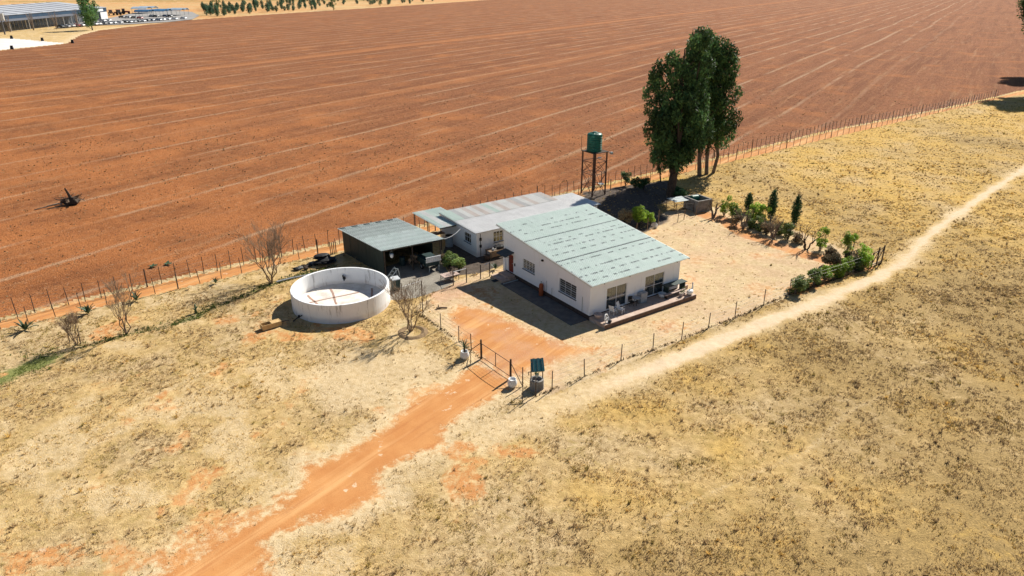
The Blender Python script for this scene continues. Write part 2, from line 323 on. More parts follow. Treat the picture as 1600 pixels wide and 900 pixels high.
M['chair'] = pmat('white_resin', (.78, .78, .76), (.7, .7, .68), 4, .45)
M['pot'] = pmat('pinkish_clay_pot', (.56, .44, .38), (.46, .35, .3), 5, .8)
M['greentop'] = pmat('dark_green_table_paint', (.022, .04, .036), (.03, .05, .045), 4, .5)
M['greysack'] = pmat('grey_plastic', (.36, .38, .40), (.26, .28, .30), 4, .6)
M['bluetin'] = pmat('blue_green_corrugated_tin', (.035, .13, .15), (.06, .20, .21), 3, .5, stretch=(8, 1, 1))
M['bark'] = pmat('dark_bark', (.085, .06, .042), (.045, .032, .024), 3, .9, .4, .05)
M['bark_pale'] = pmat('smooth_grey_bark', (.20, .15, .11), (.11, .08, .06), 2, .85, .3, .03)
M['twig'] = pmat('dry_twigs', (.27, .19, .125), (.18, .125, .08), 3, .9)
M['twig_grey'] = pmat('grey_pruned_stems', (.27, .21, .16), (.17, .13, .1), 3, .9)
M['leaf'] = tintmat('eucalyptus_leaves', (.075, .14, .045), .62, .3, .2)
M['leaf_bright'] = tintmat('bright_shrub_leaves', (.30, .44, .05), .6, .35)
M['leaf_mid'] = tintmat('shrub_leaves', (.16, .215, .06), .65, .28)
M['leaf_dark'] = tintmat('conifer_leaves', (.05, .115, .04), .65, .2)
M['leaf_far'] = tintmat('young_tree_leaves', (.095, .18, .105), .7, .3)
M['leaf_dry'] = tintmat('dry_foliage', (.30, .23, .13), .8, .3)
M['agave'] = pmat('agave_leaf', (.085, .13, .06), (.05, .085, .045), 3, .55)
M['grass'] = tintmat('dry_grass_blades', (1, 1, 1), .9, .3, .1)
M['clod'] = pmat('soil_clods', (.23, .095, .042), (.13, .055, .028), 2, .95, world=True)
M['glass'], _b = newmat('window_glass')
_b.out(_b.n('MixShader', {0: .12, 1: _b.n('BsdfTransparent', {0: (.62, .66, .66, 1)}).outputs[0], 2: _b.n('BsdfGlossy', {'Color': (.8, .85, .9, 1), 'Roughness': .05}).outputs[0]}).outputs[0])
M['wh_roof'] = pmat('warehouse_roof', (.44, .45, .47), (.37, .38, .41), .05, .5)
M['wh_blue'] = pmat('dark_blue_fascia', (.03, .065, .11), (.025, .05, .09), .2, .5)
M['wh_grey'] = pmat('awning_sheet', (.15, .155, .175), (.12, .125, .14), .2, .6)
M['wh_glass'] = pmat('shopfront_glass', (.03, .04, .05), (.05, .06, .07), .2, .15, spec=.6)
M['wh_wall'] = pmat('cream_wall', (.6, .59, .56), (.5, .49, .47), .2)
M['blue_net'] = pmat('blue_shade_net', (.09, .24, .42), (.06, .17, .33), .3, .7)
M['pale_net'] = pmat('pale_blue_shade_net', (.36, .44, .52), (.28, .36, .44), .3, .7)
M['pad'] = pmat('white_gravel_pad', (.74, .71, .66), (.64, .6, .55), .15, .95, world=True)
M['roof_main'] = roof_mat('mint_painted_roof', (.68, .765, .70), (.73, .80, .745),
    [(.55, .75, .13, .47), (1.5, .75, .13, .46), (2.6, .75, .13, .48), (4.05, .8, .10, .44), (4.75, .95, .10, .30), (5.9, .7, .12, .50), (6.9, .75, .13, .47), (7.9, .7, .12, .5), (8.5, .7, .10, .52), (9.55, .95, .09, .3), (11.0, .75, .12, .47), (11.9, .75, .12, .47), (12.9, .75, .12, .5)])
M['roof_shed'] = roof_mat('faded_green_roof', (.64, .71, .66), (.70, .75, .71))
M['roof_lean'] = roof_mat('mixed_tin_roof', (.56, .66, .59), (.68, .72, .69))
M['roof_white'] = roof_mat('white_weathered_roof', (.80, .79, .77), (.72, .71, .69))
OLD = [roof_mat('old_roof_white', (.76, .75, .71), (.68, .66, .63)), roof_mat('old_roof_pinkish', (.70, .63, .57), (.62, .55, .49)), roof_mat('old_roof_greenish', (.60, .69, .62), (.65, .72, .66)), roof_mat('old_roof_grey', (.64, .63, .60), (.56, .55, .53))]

# ------------------------------------------------------------------ object helpers
def link(o, parent=None):
    COL.objects.link(o)
    if parent is not None: o.parent = parent
    return o
def tag(o, label=None, cat=None, group=None, kind=None):
    if label: o['label'] = label
    if cat: o['category'] = cat
    if group: o['group'] = group
    if kind: o['kind'] = kind
    return o
def thing(name, label, cat, loc=(0, 0, 0), rz=0, group=None):
    o = bpy.data.objects.new(name, None); o.empty_display_size = .3; link(o)
    o.location = (loc[0], loc[1], loc[2] if len(loc) > 2 else 0); o.rotation_euler = (0, 0, rz)
    return tag(o, label, cat, group)
def place(o, loc, rz=0, sc=None):
    o.location = (loc[0], loc[1], loc[2] if len(loc) > 2 else 0); o.rotation_euler = (0, 0, rz)
    if sc is not None: o.scale = sc if hasattr(sc, '__len__') else (sc,)*3
    return o
def cp(o, parent=None):
    c = o.copy(); link(c, parent)
    for ch in o.children: cp(ch, c)
    return c
class MB:
    def __init__(s): s.v = []; s.f = []; s.mi = []; s.cur = 0
    def add(s, vs, fs):
        k = len(s.v); s.v += [tuple(v) for v in vs]; s.f += [tuple(i+k for i in f) for f in fs]; s.mi += [s.cur]*len(fs); return s
    def box(s, x0, x1, y0, y1, z0, z1):
        vs = [(x, y, z) for z in (z0, z1) for y in (y0, y1) for x in (x0, x1)]
        return s.add(vs, [(0, 2, 3, 1), (4, 5, 7, 6), (0, 1, 5, 4), (2, 6, 7, 3), (0, 4, 6, 2), (1, 3, 7, 5)])
    def hexa(s, b4, t4): return s.add(list(b4)+list(t4), [(3, 2, 1, 0), (4, 5, 6, 7), (0, 1, 5, 4), (1, 2, 6, 5), (2, 3, 7, 6), (3, 0, 4, 7)])
    def tube(s, a, b, r0, r1=None, n=6, cap=True):
        a, b = Vector(a), Vector(b); r1 = r0 if r1 is None else r1
        d = (b-a).normalized() if (b-a).length > 1e-6 else Vector((0, 0, 1))
        x = d.orthogonal().normalized(); y = d.cross(x); vs = []
        for c, r in ((a, r0), (b, r1)):
            for i in range(n):
                t = 2*math.pi*i/n; vs.append(c+x*(r*math.cos(t))+y*(r*math.sin(t)))
        fs = [(i, (i+1) % n, n+(i+1) % n, n+i) for i in range(n)]
        if cap: fs += [tuple(range(n))[::-1], tuple(range(n, 2*n))]
        return s.add(vs, fs)
    def lathe(s, prof, n=24, c=(0, 0, 0), cap=False):
        vs = [(c[0]+r*math.cos(2*math.pi*i/n), c[1]+r*math.sin(2*math.pi*i/n), c[2]+z) for r, z in prof for i in range(n)]
        fs = [(k*n+i, k*n+(i+1) % n, (k+1)*n+(i+1) % n, (k+1)*n+i) for k in range(len(prof)-1) for i in range(n)]
        if cap: fs += [tuple(range(n))[::-1], tuple(range((len(prof)-1)*n, len(prof)*n))]
        return s.add(vs, fs)
    def ell(s, c, r, n=8, m=5, jit=0, rng=None):
        vs = []
        for j in range(m+1):
            p = math.pi*j/m
            for i in range(n):
                t = 2*math.pi*i/n; k = 1+(rng.uniform(-jit, jit) if jit else 0)
                vs.append((c[0]+r[0]*k*math.sin(p)*math.cos(t), c[1]+r[1]*k*math.sin(p)*math.sin(t), c[2]-r[2]*k*math.cos(p)))
        return s.add(vs, [(j*n+i, j*n+(i+1) % n, (j+1)*n+(i+1) % n, (j+1)*n+i) for j in range(m) for i in range(n)])
    def mesh(s, name, mats, smooth=False):
        me = bpy.data.meshes.new(name); me.from_pydata(s.v, [], s.f)
        for m in (mats if isinstance(mats, list) else [mats]): me.materials.append(m)
        if any(s.mi): me.polygons.foreach_set('material_index', s.mi)
        if smooth: me.polygons.foreach_set('use_smooth', [True]*len(me.polygons))
        me.update(); return me
    def build(s, name, mats, parent=None, smooth=False, loc=None, rz=0):
        o = bpy.data.objects.new(name, s.mesh(name, mats, smooth)); link(o, parent)
        if loc is not None: o.location = loc
        if rz: o.rotation_euler = (0, 0, rz)
        return o
def fast_mesh(name, verts, loops, nper, mat, cols=None, smooth=False):
    """verts (n,3), loops flat indices, nper corners per face, cols (n,3) 'tint'"""
    me = bpy.data.meshes.new(name); nf = len(loops)//nper
    me.vertices.add(len(verts)); me.vertices.foreach_set('co', np.asarray(verts, np.float32).ravel())
    me.loops.add(len(loops)); me.loops.foreach_set('vertex_index', np.asarray(loops, np.int32))
    me.polygons.add(nf); me.polygons.foreach_set('loop_start', np.arange(0, nf*nper, nper, dtype=np.int32))
    try: me.polygons.foreach_set('loop_total', np.full(nf, nper, np.int32))
    except Exception: pass
    if smooth: me.polygons.foreach_set('use_smooth', np.ones(nf, bool))
    for m in (mat if isinstance(mat, list) else [mat]): me.materials.append(m)
    if cols is not None:
        a = me.attributes.new('tint', 'FLOAT_COLOR', 'POINT')
        a.data.foreach_set('color', np.concatenate([np.asarray(cols, np.float32), np.ones((len(verts), 1), np.float32)], 1).ravel())
    me.update(calc_edges=True); return me
def fobj(name, me, parent=None, loc=None):
    o = bpy.data.objects.new(name, me); link(o, parent)
    if loc is not None: o.location = tuple(loc)+((0,) if len(loc) == 2 else ())
    return o

# ------------------------------------------------------------------ the land: one surveyed sheet split into its surfaces
NR, NC = 640, 680
yy = 21*np.exp(np.linspace(0, math.log(1500/21), NR)); ss_ = np.linspace(-1.2, 1.2, NC)
gx = (yy[:, None]*ss_[None, :]+0).ravel(); gy = np.repeat(yy, NC)
mk = masks(gx, gy)
fld = sdf(FIELD, gx, gy); padm = sdf(PAD, gx, gy)
def relief(x, y, m, fl):
    h = (fbm(x*.5, y*.5, 31, 3)-.5)*.10+(fbm(x*2, y*2, 41, 2)-.5)*.06
    h = np.where(fl < 0, (fbm(x*.9, y*.9, 51, 3)-.5)*.14, h)
    calm = np.maximum(np.clip(m['dirt'], 0, 1)*.8, np.maximum(m['conc'], m['backy']))
    h = h*(1-calm)-.05*soft(m['sdd']+.6, 1.0)-.12*soft(m['trench']-.4, .4)
    uu = (x-N0[0])*U[0]+(y-N0[1])*U[1]; vv = (x-N0[0])*V[0]+(y-N0[1])*V[1]
    flat = np.clip(np.maximum(np.maximum(-2.5-uu, uu-19), np.maximum(-3-vv, vv-29))/2, .1, 1)
    return h*flat-.02
gz = relief(gx, gy, mk, fld)
quads = (np.arange(NR-1)[:, None]*NC+np.arange(NC-1)[None, :]).ravel()
quads = np.stack([quads, quads+1, quads+NC+1, quads+NC], 1)
cx = gx[quads].mean(1); cy = gy[quads].mean(1)
qm = lambda a: a[quads].mean(1)
zone = np.zeros(len(quads), int)
zone[qm(mk['path']) > .5] = 3; zone[qm(mk['dirt']*(mk['sdd'] < 1.5)) > .55] = 2
zone[qm(mk['yard']) < 0] = 4; zone[(qm(mk['conc']) > .5)] = 5
zone[qm(fld) < 0] = 1; zone[qm(padm) < 0] = 6
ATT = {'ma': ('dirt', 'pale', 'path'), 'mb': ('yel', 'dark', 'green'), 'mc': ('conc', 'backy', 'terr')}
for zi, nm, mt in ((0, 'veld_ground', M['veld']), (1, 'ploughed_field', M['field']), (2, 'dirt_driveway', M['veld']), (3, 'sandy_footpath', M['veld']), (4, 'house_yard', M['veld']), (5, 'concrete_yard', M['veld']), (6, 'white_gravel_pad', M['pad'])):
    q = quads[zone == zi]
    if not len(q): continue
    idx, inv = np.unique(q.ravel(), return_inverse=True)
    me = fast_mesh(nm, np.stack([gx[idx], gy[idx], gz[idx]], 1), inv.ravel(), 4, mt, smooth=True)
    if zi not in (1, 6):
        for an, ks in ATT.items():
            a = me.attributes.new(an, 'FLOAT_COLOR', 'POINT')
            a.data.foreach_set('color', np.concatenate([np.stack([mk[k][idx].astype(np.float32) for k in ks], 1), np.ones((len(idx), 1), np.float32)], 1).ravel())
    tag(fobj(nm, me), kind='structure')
b = MB(); b.add([(-9000, -6000, -.6), (9000, -6000, -.6), (9000, 14000, -.6), (-9000, 14000, -.6)], [(0, 1, 2, 3)])
tag(b.build('ground', M['veld']), kind='structure')

# dry grass standing on the veld
def tufts(name, label, boxes, seed, dens_fn, col_fn, hgt, wid, blades, cat='grass'):
    rng = np.random.default_rng(seed); X = []; Y = []
    for (x0, x1, y0, y1, d) in boxes:
        n = int((x1-x0)*(y1-y0)*d); X.append(rng.uniform(x0, x1, n)); Y.append(rng.uniform(y0, y1, n))
    X = np.concatenate(X); Y = np.concatenate(Y)
    k = np.abs(X) < Y*.80+9; X, Y = X[k], Y[k]
    m = masks(X, Y); fl = sdf(FIELD, X, Y); k = rng.uniform(size=len(X)) < dens_fn(X, Y, m, fl); X, Y = X[k], Y[k]
    m = {q: v[k] for q, v in m.items()}; fl = fl[k]; Z = relief(X, Y, m, fl)
    n = len(X); c = col_fn(X, Y, m, rng); H = hgt*rng.uniform(.45, 1.25, n)*(.6+.8*m['n2'])
    vs = np.empty((n, blades, 3, 3)); cs = np.empty((n, blades, 3, 3))
    for i in range(blades):
        a = rng.uniform(0, 2*math.pi, n); l = rng.uniform(.15, 1.0, n)*H; wd = wid*rng.uniform(.6, 1.4, n)*np.clip(np.hypot(X, Y)/55, .8, 2.2)
        bx = X+rng.normal(0, .05, n); by = Y+rng.normal(0, .05, n); p = a+1.57
        vs[:, i, 0] = np.stack([bx-np.cos(p)*wd, by-np.sin(p)*wd, Z-.01], 1)
        vs[:, i, 1] = np.stack([bx+np.cos(p)*wd, by+np.sin(p)*wd, Z-.01], 1)
        vs[:, i, 2] = np.stack([bx+np.cos(a)*l, by+np.sin(a)*l, Z+H*rng.uniform(.6, 1, n)], 1)
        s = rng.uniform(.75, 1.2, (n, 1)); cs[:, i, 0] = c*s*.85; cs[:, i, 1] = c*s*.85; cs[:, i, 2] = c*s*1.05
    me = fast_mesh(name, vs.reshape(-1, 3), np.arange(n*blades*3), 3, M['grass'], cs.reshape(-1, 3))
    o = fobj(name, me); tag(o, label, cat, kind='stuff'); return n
def gd(X, Y, m, fl):
    cl = np.clip((fbm(X*.8, Y*.8, 61, 3)-.28)*2.4, .05, 1)
    d = cl*(1-np.clip(m['dirt']*1.7-.3, 0, 1))*(1-np.clip(m['pale']*1.05, 0, .93))*(1-np.clip(m['path']*2, 0, 1))*(1-m['conc'])*(1-m['backy'])
    uu = (X-N0[0])*U[0]+(Y-N0[1])*U[1]; vv = (X-N0[0])*V[0]+(Y-N0[1])*V[1]
    d = np.where((uu > -2.3) & (uu < 12) & (vv > -2.6) & (vv < 29), 0, d)
    d = np.where(m['yard'] < 0, d*.35, d); d = np.where(np.hypot(X+15.3, Y-58) < 4.6, 0, d); d = np.where(m['strip'], 0, d)
    return np.where(fl < 0, 0, d)
def gc(X, Y, m, rng):
    straw = np.array([.67, .50, .26]); brown = np.array([.46, .325, .17]); gold = np.array([.72, .475, .14]); olive = np.array([.44, .33, .105]); green = np.array([.22, .25, .06])
    t = rng.uniform(size=len(X)); lo = fbm(X*.45, Y*.45, 71, 3)
    c = np.where((t < .45+.3*m['yel'])[:, None], straw, brown); c = np.where(((lo > .52) & (t > .45))[:, None], olive, c)
    c = np.where((rng.uniform(size=len(X)) < m['yel']*.45)[:, None], gold, c)
    c = np.where((rng.uniform(size=len(X)) < m['dark']*.6)[:, None], brown*rng.uniform(.65, 1.05, (len(X), 1)), c)
    c = np.where((rng.uniform(size=len(X)) < m['green']*1.3)[:, None], green, c); return c
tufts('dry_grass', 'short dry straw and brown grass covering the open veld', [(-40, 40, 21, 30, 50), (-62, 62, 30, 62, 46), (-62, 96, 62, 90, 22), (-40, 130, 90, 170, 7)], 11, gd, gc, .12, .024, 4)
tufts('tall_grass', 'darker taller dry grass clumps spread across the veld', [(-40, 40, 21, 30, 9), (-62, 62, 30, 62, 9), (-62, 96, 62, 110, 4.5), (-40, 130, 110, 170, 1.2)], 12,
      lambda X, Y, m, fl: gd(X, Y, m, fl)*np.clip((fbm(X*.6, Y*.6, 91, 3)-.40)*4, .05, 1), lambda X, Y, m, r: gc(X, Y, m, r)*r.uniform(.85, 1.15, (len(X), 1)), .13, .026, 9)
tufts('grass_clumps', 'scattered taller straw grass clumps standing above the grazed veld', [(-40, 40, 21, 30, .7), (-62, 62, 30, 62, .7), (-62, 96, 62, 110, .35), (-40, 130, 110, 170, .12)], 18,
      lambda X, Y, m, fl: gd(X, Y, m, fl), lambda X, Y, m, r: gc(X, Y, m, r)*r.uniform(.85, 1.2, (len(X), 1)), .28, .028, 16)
def edge_dens(P, wd):
    return lambda X, Y, m, fl: np.clip(1-seg_d(P, X, Y)/wd, 0, 1)
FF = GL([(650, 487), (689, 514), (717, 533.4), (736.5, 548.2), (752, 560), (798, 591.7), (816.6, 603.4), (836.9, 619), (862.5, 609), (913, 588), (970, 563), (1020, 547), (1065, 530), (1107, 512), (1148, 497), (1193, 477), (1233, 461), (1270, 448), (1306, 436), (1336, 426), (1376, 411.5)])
tufts('fence_line_tufts', 'thin dark line of short blades under the yard fence', [(-12, 40, 40, 70, 60)], 13, edge_dens(np.vstack([FF[:4], FF[4:5]]), .22), lambda X, Y, m, r: np.tile([.10, .075, .035], (len(X), 1)), .16, .03, 4)  # short dark blades in a narrow line along the fence foot
tufts('fence_shadow_tufts', 'dark tufts standing in for the shadow line under the front fence wire', [(0, 40, 40, 70, 60)], 14, edge_dens(FF[6:], .20), lambda X, Y, m, r: np.tile([.12, .085, .04], (len(X), 1)), .15, .03, 4)  # dark blades added as the fence's shadow line on the ground
tufts('ditch_grass', 'green grass lining the shallow ditch by the back fence', [(-50, -14, 44, 70, 70)], 15, lambda X, Y, m, fl: soft(m['trench']-.45, .35)*np.clip((m['n']-.25)*2.5, 0, 1), lambda X, Y, m, r: np.array([.10, .14, .035])*r.uniform(.5, 1.3, (len(X), 1)), .16, .03, 4)
tufts('field_weeds', 'scattered dark weeds and straw on the ploughed soil', [(-110, 60, 56, 130, 1.0), (-90, 110, 110, 190, .35)], 16, lambda X, Y, m, fl: (fl < -.5)*.6*np.clip((fbm(X*.3, Y*.3, 33, 3)-.3)*3, 0, 1),
      lambda X, Y, m, r: np.where(r.uniform(size=(len(X), 1)) < .5, np.array([.10, .075, .04]), np.array([.42, .3, .16])), .13, .035, 4)
# clods on the ploughed field
rng = np.random.default_rng(5)
X = rng.uniform(-100, 60, 22000); Y = rng.uniform(55, 140, 22000); k = (sdf(FIELD, X, Y) < -.6) & (np.abs(X) < Y*.8+5) & (rng.uniform(size=22000) < np.clip((fbm(X*.25, Y*.25, 13, 3)-.3)*3, .1, 1)); X, Y = X[k], Y[k]
n = len(X); s = .045+.09*rng.uniform(size=n)**3; zz = (fbm(X*.9, Y*.9, 51, 3)-.5)*.14-.02
o8 = np.array([(1, 0, 0), (-.2, 1, 0), (-1, -.1, 0), (.1, -1, 0), (.2, .1, .8)])
vs = np.stack([X, Y, zz], 1)[:, None, :]+o8[None]*s[:, None, None]*rng.uniform(.6, 1.3, (n, 5, 1))
fc = np.array([(0, 1, 4), (1, 2, 4), (2, 3, 4), (3, 0, 4)]); lp = (np.arange(n)[:, None, None]*5+fc[None]).ravel()
tag(fobj('soil_clods', fast_mesh('soil_clods', vs.reshape(-1, 3), lp, 3, M['clod'])), 'loose red soil clods strewn over the ploughed field', 'soil', kind='stuff')

# ------------------------------------------------------------------ building helpers
def panel(mb, O, d, n, L, t, z0, ztop, ops=()):
    xs = sorted({0, L, *[o[0] for o in ops], *[o[1] for o in ops]}); zs = sorted({z0, *[o[2] for o in ops], *[o[3] for o in ops]})+['top']
    nx, nz = len(xs)-1, len(zs)-1
    Z = lambda j, x: ztop(x) if zs[j] == 'top' else zs[j]
    def solid(i, j):
        if i < 0 or j < 0 or i >= nx or j >= nz: return False
        xm = (xs[i]+xs[i+1])/2; zm = zs[j]+.01
        return not any(o[0] < xm < o[1] and o[2] <= zm < o[3] for o in ops)
    p = lambda x, k, z: (O[0]+d[0]*x+n[0]*t*k, O[1]+d[1]*x+n[1]*t*k, z)
    for i in range(nx):
        for j in range(nz):
            if not solid(i, j): continue
            a, c = xs[i], xs[i+1]
            q = [p(a, 0, Z(j, a)), p(c, 0, Z(j, c)), p(c, 1, Z(j, c)), p(a, 1, Z(j, a)), p(a, 0, Z(j+1, a)), p(c, 0, Z(j+1, c)), p(c, 1, Z(j+1, c)), p(a, 1, Z(j+1, a))]
            fs = [(0, 1, 5, 4), (2, 3, 7, 6)]
            if not solid(i-1, j): fs.append((3, 0, 4, 7))
            if not solid(i+1, j): fs.append((1, 2, 6, 5))
            if not solid(i, j-1): fs.append((3, 2, 1, 0))
            if not solid(i, j+1): fs.append((4, 5, 6, 7))
            mb.add(q, fs)
def window(root, O, d, n, s0, s1, z0, z1, mull=2, trans=(), sill=True, bars=0, curtain='curtain', name='window', depth=.07):
    P = lambda s, k: (O[0]+d[0]*s+n[0]*k, O[1]+d[1]*s+n[1]*k)
    def bar(mb, a, c, za, zb, k0, k1):
        A, B, Cc, D = P(a, k0), P(c, k0), P(c, k1), P(a, k1)
        mb.hexa([(*A, za), (*B, za), (*Cc, za), (*D, za)], [(*A, zb), (*B, zb), (*Cc, zb), (*D, zb)])
    f = MB(); e = .05; k0, k1 = depth, depth+.05
    bar(f, s0, s1, z0, z0+e, k0, k1); bar(f, s0, s1, z1-e, z1, k0, k1); bar(f, s0, s0+e, z0+e, z1-e, k0, k1); bar(f, s1-e, s1, z0+e, z1-e, k0, k1)
    fr = f.build(name, M['frame'], root)
    xs = [s0+(s1-s0)*i/mull for i in range(mull+1)]; zs = [z0]+[z0+(z1-z0)*t for t in trans]+[z1]
    for x in xs[1:-1]: mb = MB(); bar(mb, x-.025, x+.025, z0+e, z1-e, k0+.003, k1-.003); mb.build('mullion', M['frame'], fr)
    for z in zs[1:-1]: mb = MB(); bar(mb, s0+e, s1-e, z-.022, z+.022, k0-.006, k1-.006); mb.build('transom', M['frame'], fr)
    for i in range(len(xs)-1):
        for j in range(len(zs)-1):
            mb = MB(); bar(mb, xs[i]+.02, xs[i+1]-.02, zs[j]+.02, zs[j+1]-.02, k0+.018, k0+.024); mb.build('pane', M['glass'], fr)
    for i in range(bars):
        z = z0+(z1-z0)*(i+1)/(bars+1); mb = MB(); bar(mb, s0+.01, s1-.01, z-.012, z+.012, k0-.035, k0-.015); mb.build('burglar_bar', M['frame'], fr)
    if sill: mb = MB(); bar(mb, s0-.05, s1+.05, z0-.06, z0-.002, -.06, depth); mb.build('sill', M['slate'], fr)
    c = MB(); nn = 26
    vs = []
    for i in range(nn+1):
        s = s0+(s1-s0)*i/nn; q = P(s, depth+.14+.03*math.sin(i*2.1)); vs += [(*q, z0+.01), (*q, z1-.01)]
    c.add(vs, [(2*i, 2*i+2, 2*i+3, 2*i+1) for i in range(nn)]); c.build('curtain', M[curtain], fr)
    return fr
def ibr_sheet(name, L, mat, ribs=4, pitch=.1715, h=.052):
    """box-rib roofing sheet: x across, y up the slope, real ribs"""
    pr = []
    for i in range(ribs): x = i*pitch; pr += [(x, 0), (x+.078, 0), (x+.098, h), (x+.150, h)]
    pr.append((ribs*pitch, 0)); vs = [(x, y, z) for y in (0, L) for x, z in pr]; n = len(pr)
    mb = MB(); mb.add(vs, [(i, i+1, n+i+1, n+i) for i in range(n-1)]); return mb.mesh(name, mat)
def sheets(parent, u0, u1, v0, v1, z0, z1, mats, rows=1, lap=.12, rng=random.Random(3), z_at=None, cross=0.0):
    """lay rows of roofing sheets from v0 (z0) up to v1 (z1); each sheet is its own piece"""
    wd = .686; nu = max(1, round((u1-u0)/wd)); kx = (u1-u0)/(nu*wd); Lr = (v1-v0)/rows; sl = math.atan2(z1-z0, v1-v0)
    cache = {}
    for r in range(rows):
        for i in range(nu):
            mt = mats(r, i) if callable(mats) else mats
            key = (mt.name, r > 0)
            if key not in cache: cache[key] = ibr_sheet('roof_sheet', (Lr+(lap if r < rows-1 else 0))/math.cos(sl), mt)
            o = bpy.data.objects.new('roof_sheet', cache[key]); link(o, parent)
            v = v0+r*Lr; z = z0+(z1-z0)*r/rows
            o.location = (u0+i*wd*kx, v, z+.012*(rows-r)*.6+cross*i*wd+rng.uniform(-.004, .004)); o.rotation_euler = (sl, 0, 0); o.scale = (kx, 1, 1)

# ------------------------------------------------------------------ main house
house = thing('farmhouse', 'white farmhouse under a long mint green box-rib mono-pitch roof', 'house', N0, ROT)
ZP, WL, WW = .45, 13.0, 10.7
rz_ = lambda v: 3.25+(v+.3)*.1
L1, L2 = (1.83, 4.22, 1.24, 2.52), (7.9, 9.78, 1.55, 2.56)
DR = (11.38, 12.2, .47, 2.3)
D1, D2 = (1.88, 4.2, .47, 2.5), (6.4, 8.78, .47, 2.5)
mb = MB(); panel(mb, (0, 0), (0, 1), (1, 0), WL, .22, ZP, lambda s: rz_(s)-.03, [L1, L2, DR])
mb.build('wall', M['white_wall'], house)
mb = MB(); panel(mb, (.22, 0), (1, 0), (0, 1), WW-.44, .22, ZP, lambda s: rz_(0)-.03, [(D1[0]-.22, D1[1]-.22)+D1[2:], (D2[0]-.22, D2[1]-.22)+D2[2:]])
mb.build('wall', M['white_wall'], house)
mb = MB(); panel(mb, (WW-.22, 0), (0, 1), (1, 0), WL, .22, ZP, lambda s: rz_(s)-.03); mb.build('wall', M['white_wall'], house)
mb = MB(); panel(mb, (.22, WL-.22), (1, 0), (0, 1), WW-.44, .22, ZP, lambda s: rz_(WL)-.05); mb.build('wall', M['white_wall'], house)
mb = MB(); mb.box(.004, WW-.004, .004, WL-.004, -.4, ZP-.002); mb.build('plinth', M['plinth'], house)
mb = MB(); mb.box(.22, WW-.22, .3, WL-.3, ZP+.01, ZP+.06); mb.build('floor', M['dark_room'], house)
window(house, (0, 0), (0, 1), (1, 0), *L1[:2], *L1[2:], mull=3, trans=(.5,), bars=5)
window(house, (0, 0), (0, 1), (1, 0), *L2[:2], *L2[2:], mull=4, trans=(.5,), bars=5)
window(house, (0, 0), (1, 0), (0, 1), *D1[:2], *D1[2:], mull=2, trans=(.48,), sill=False, name='sliding_door')
window(house, (0, 0), (1, 0), (0, 1), *D2[:2], *D2[2:], mull=2, trans=(.48,), sill=False, name='sliding_door')
mb = MB(); mb.box(.06, .11, DR[0], DR[1], DR[2], DR[3]); dr = mb.build('door', M['door_red'], house)
for z in (.62, 1.45): mb = MB(); mb.box(.045, .06, DR[0]+.12, DR[1]-.12, z, z+.65); mb.build('door_panel', M['door_red'], dr)
mb = MB(); mb.tube((.02, DR[0]+.1, 1.42), (.02, DR[0]+.22, 1.42), .02); mb.tube((.06, DR[0]+.1, 1.42), (.02, DR[0]+.1, 1.42), .015); mb.build('handle', M['galv'], dr)
mb = MB(); mb.hexa([(-1.05, DR[0]-.15, 2.36), (0, DR[0]-.15, 2.62), (0, DR[1]+.55, 2.62), (-1.05, DR[1]+.55, 2.36)], [(-1.05, DR[0]-.15, 2.42), (0, DR[0]-.15, 2.68), (0, DR[1]+.55, 2.68), (-1.05, DR[1]+.55, 2.42)]); cn = mb.build('door_canopy', M['slate'], house)
for v in (DR[0]-.05, DR[1]+.45): mb = MB(); mb.tube((-.9, v, 2.38), (-.003, v, 2.0), .022); mb.build('bracket', M['post'], cn)
mb = MB(); mb.box(-.1, -.003, DR[1]+.45, WL, ZP-.2, 2.2); mb.build('porch_screen_wall', M['white_wall'], house)
mb = MB(); mb.box(-1.6, -.003, 10.9, 12.9, -.1, .17); mb.box(-.85, -.003, 11.1, 12.7, .17, .34); mb.build('door_step', M['veranda'], house)
rf = MB(); rf.box(0, WW, -.1, 14.0, 0, .02); 
roof = MB(); zz0, zz1 = rz_(-.3), rz_(14.2)
roof.hexa([(.1, -.15, zz0-.10), (11.3, -.15, zz0-.10), (11.3, 14.1, zz1-.12), (.1, 14.1, zz1-.12)], [(.1, -.15, zz0-.03), (11.3, -.15, zz0-.03), (11.3, 14.1, zz1-.05), (.1, 14.1, zz1-.05)])
roof = roof.build('roof', M['pale_paint'], house)
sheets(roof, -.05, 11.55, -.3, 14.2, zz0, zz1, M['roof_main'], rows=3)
for u in (-.09, 11.56):
    mb = MB(); mb.hexa([(u, -.3, zz0-.13), (u+.03, -.3, zz0-.13), (u+.03, 14.22, zz1-.13), (u, 14.22, zz1-.13)], [(u, -.3, zz0+.06), (u+.03, -.3, zz0+.06), (u+.03, 14.22, zz1+.06), (u, 14.22, zz1+.06)]); mb.build('barge_board', M['barge'], roof)
for u in (1.3, 4.2, 7.1, 10.0): mb = MB(); mb.box(u, u+.05, -.28, -.004, zz0-.09, zz0-.035); mb.build('rafter_tail', M['timber'], roof)
mb = MB(); mb.box(-.16, -.003, 6.55, 6.75, 3.3, 3.44); mb.build('wall_lamp', M['black'], house)
mb = MB(); mb.box(-.1, -.003, 11.02, 11.12, 1.35, 1.6); mb.build('meter_box', M['slate'], house)
for v, z0, z1 in ((.95, ZP, 1.9), (6.0, .5, 1.6), (5.2, .5, 1.15)): mb = MB(); mb.tube((-.03, v, z0), (-.03, v, z1), .025); mb.build('drain_pipe', M['galv'], house)
mb = MB(); mb.box(.02, 11.0, -1.95, -.003, -.3, .36); mb.box(WW+.003, 12.1, -.003, 1.6, -.3, .34)
vr = mb.build('veranda', M['veranda'], house)
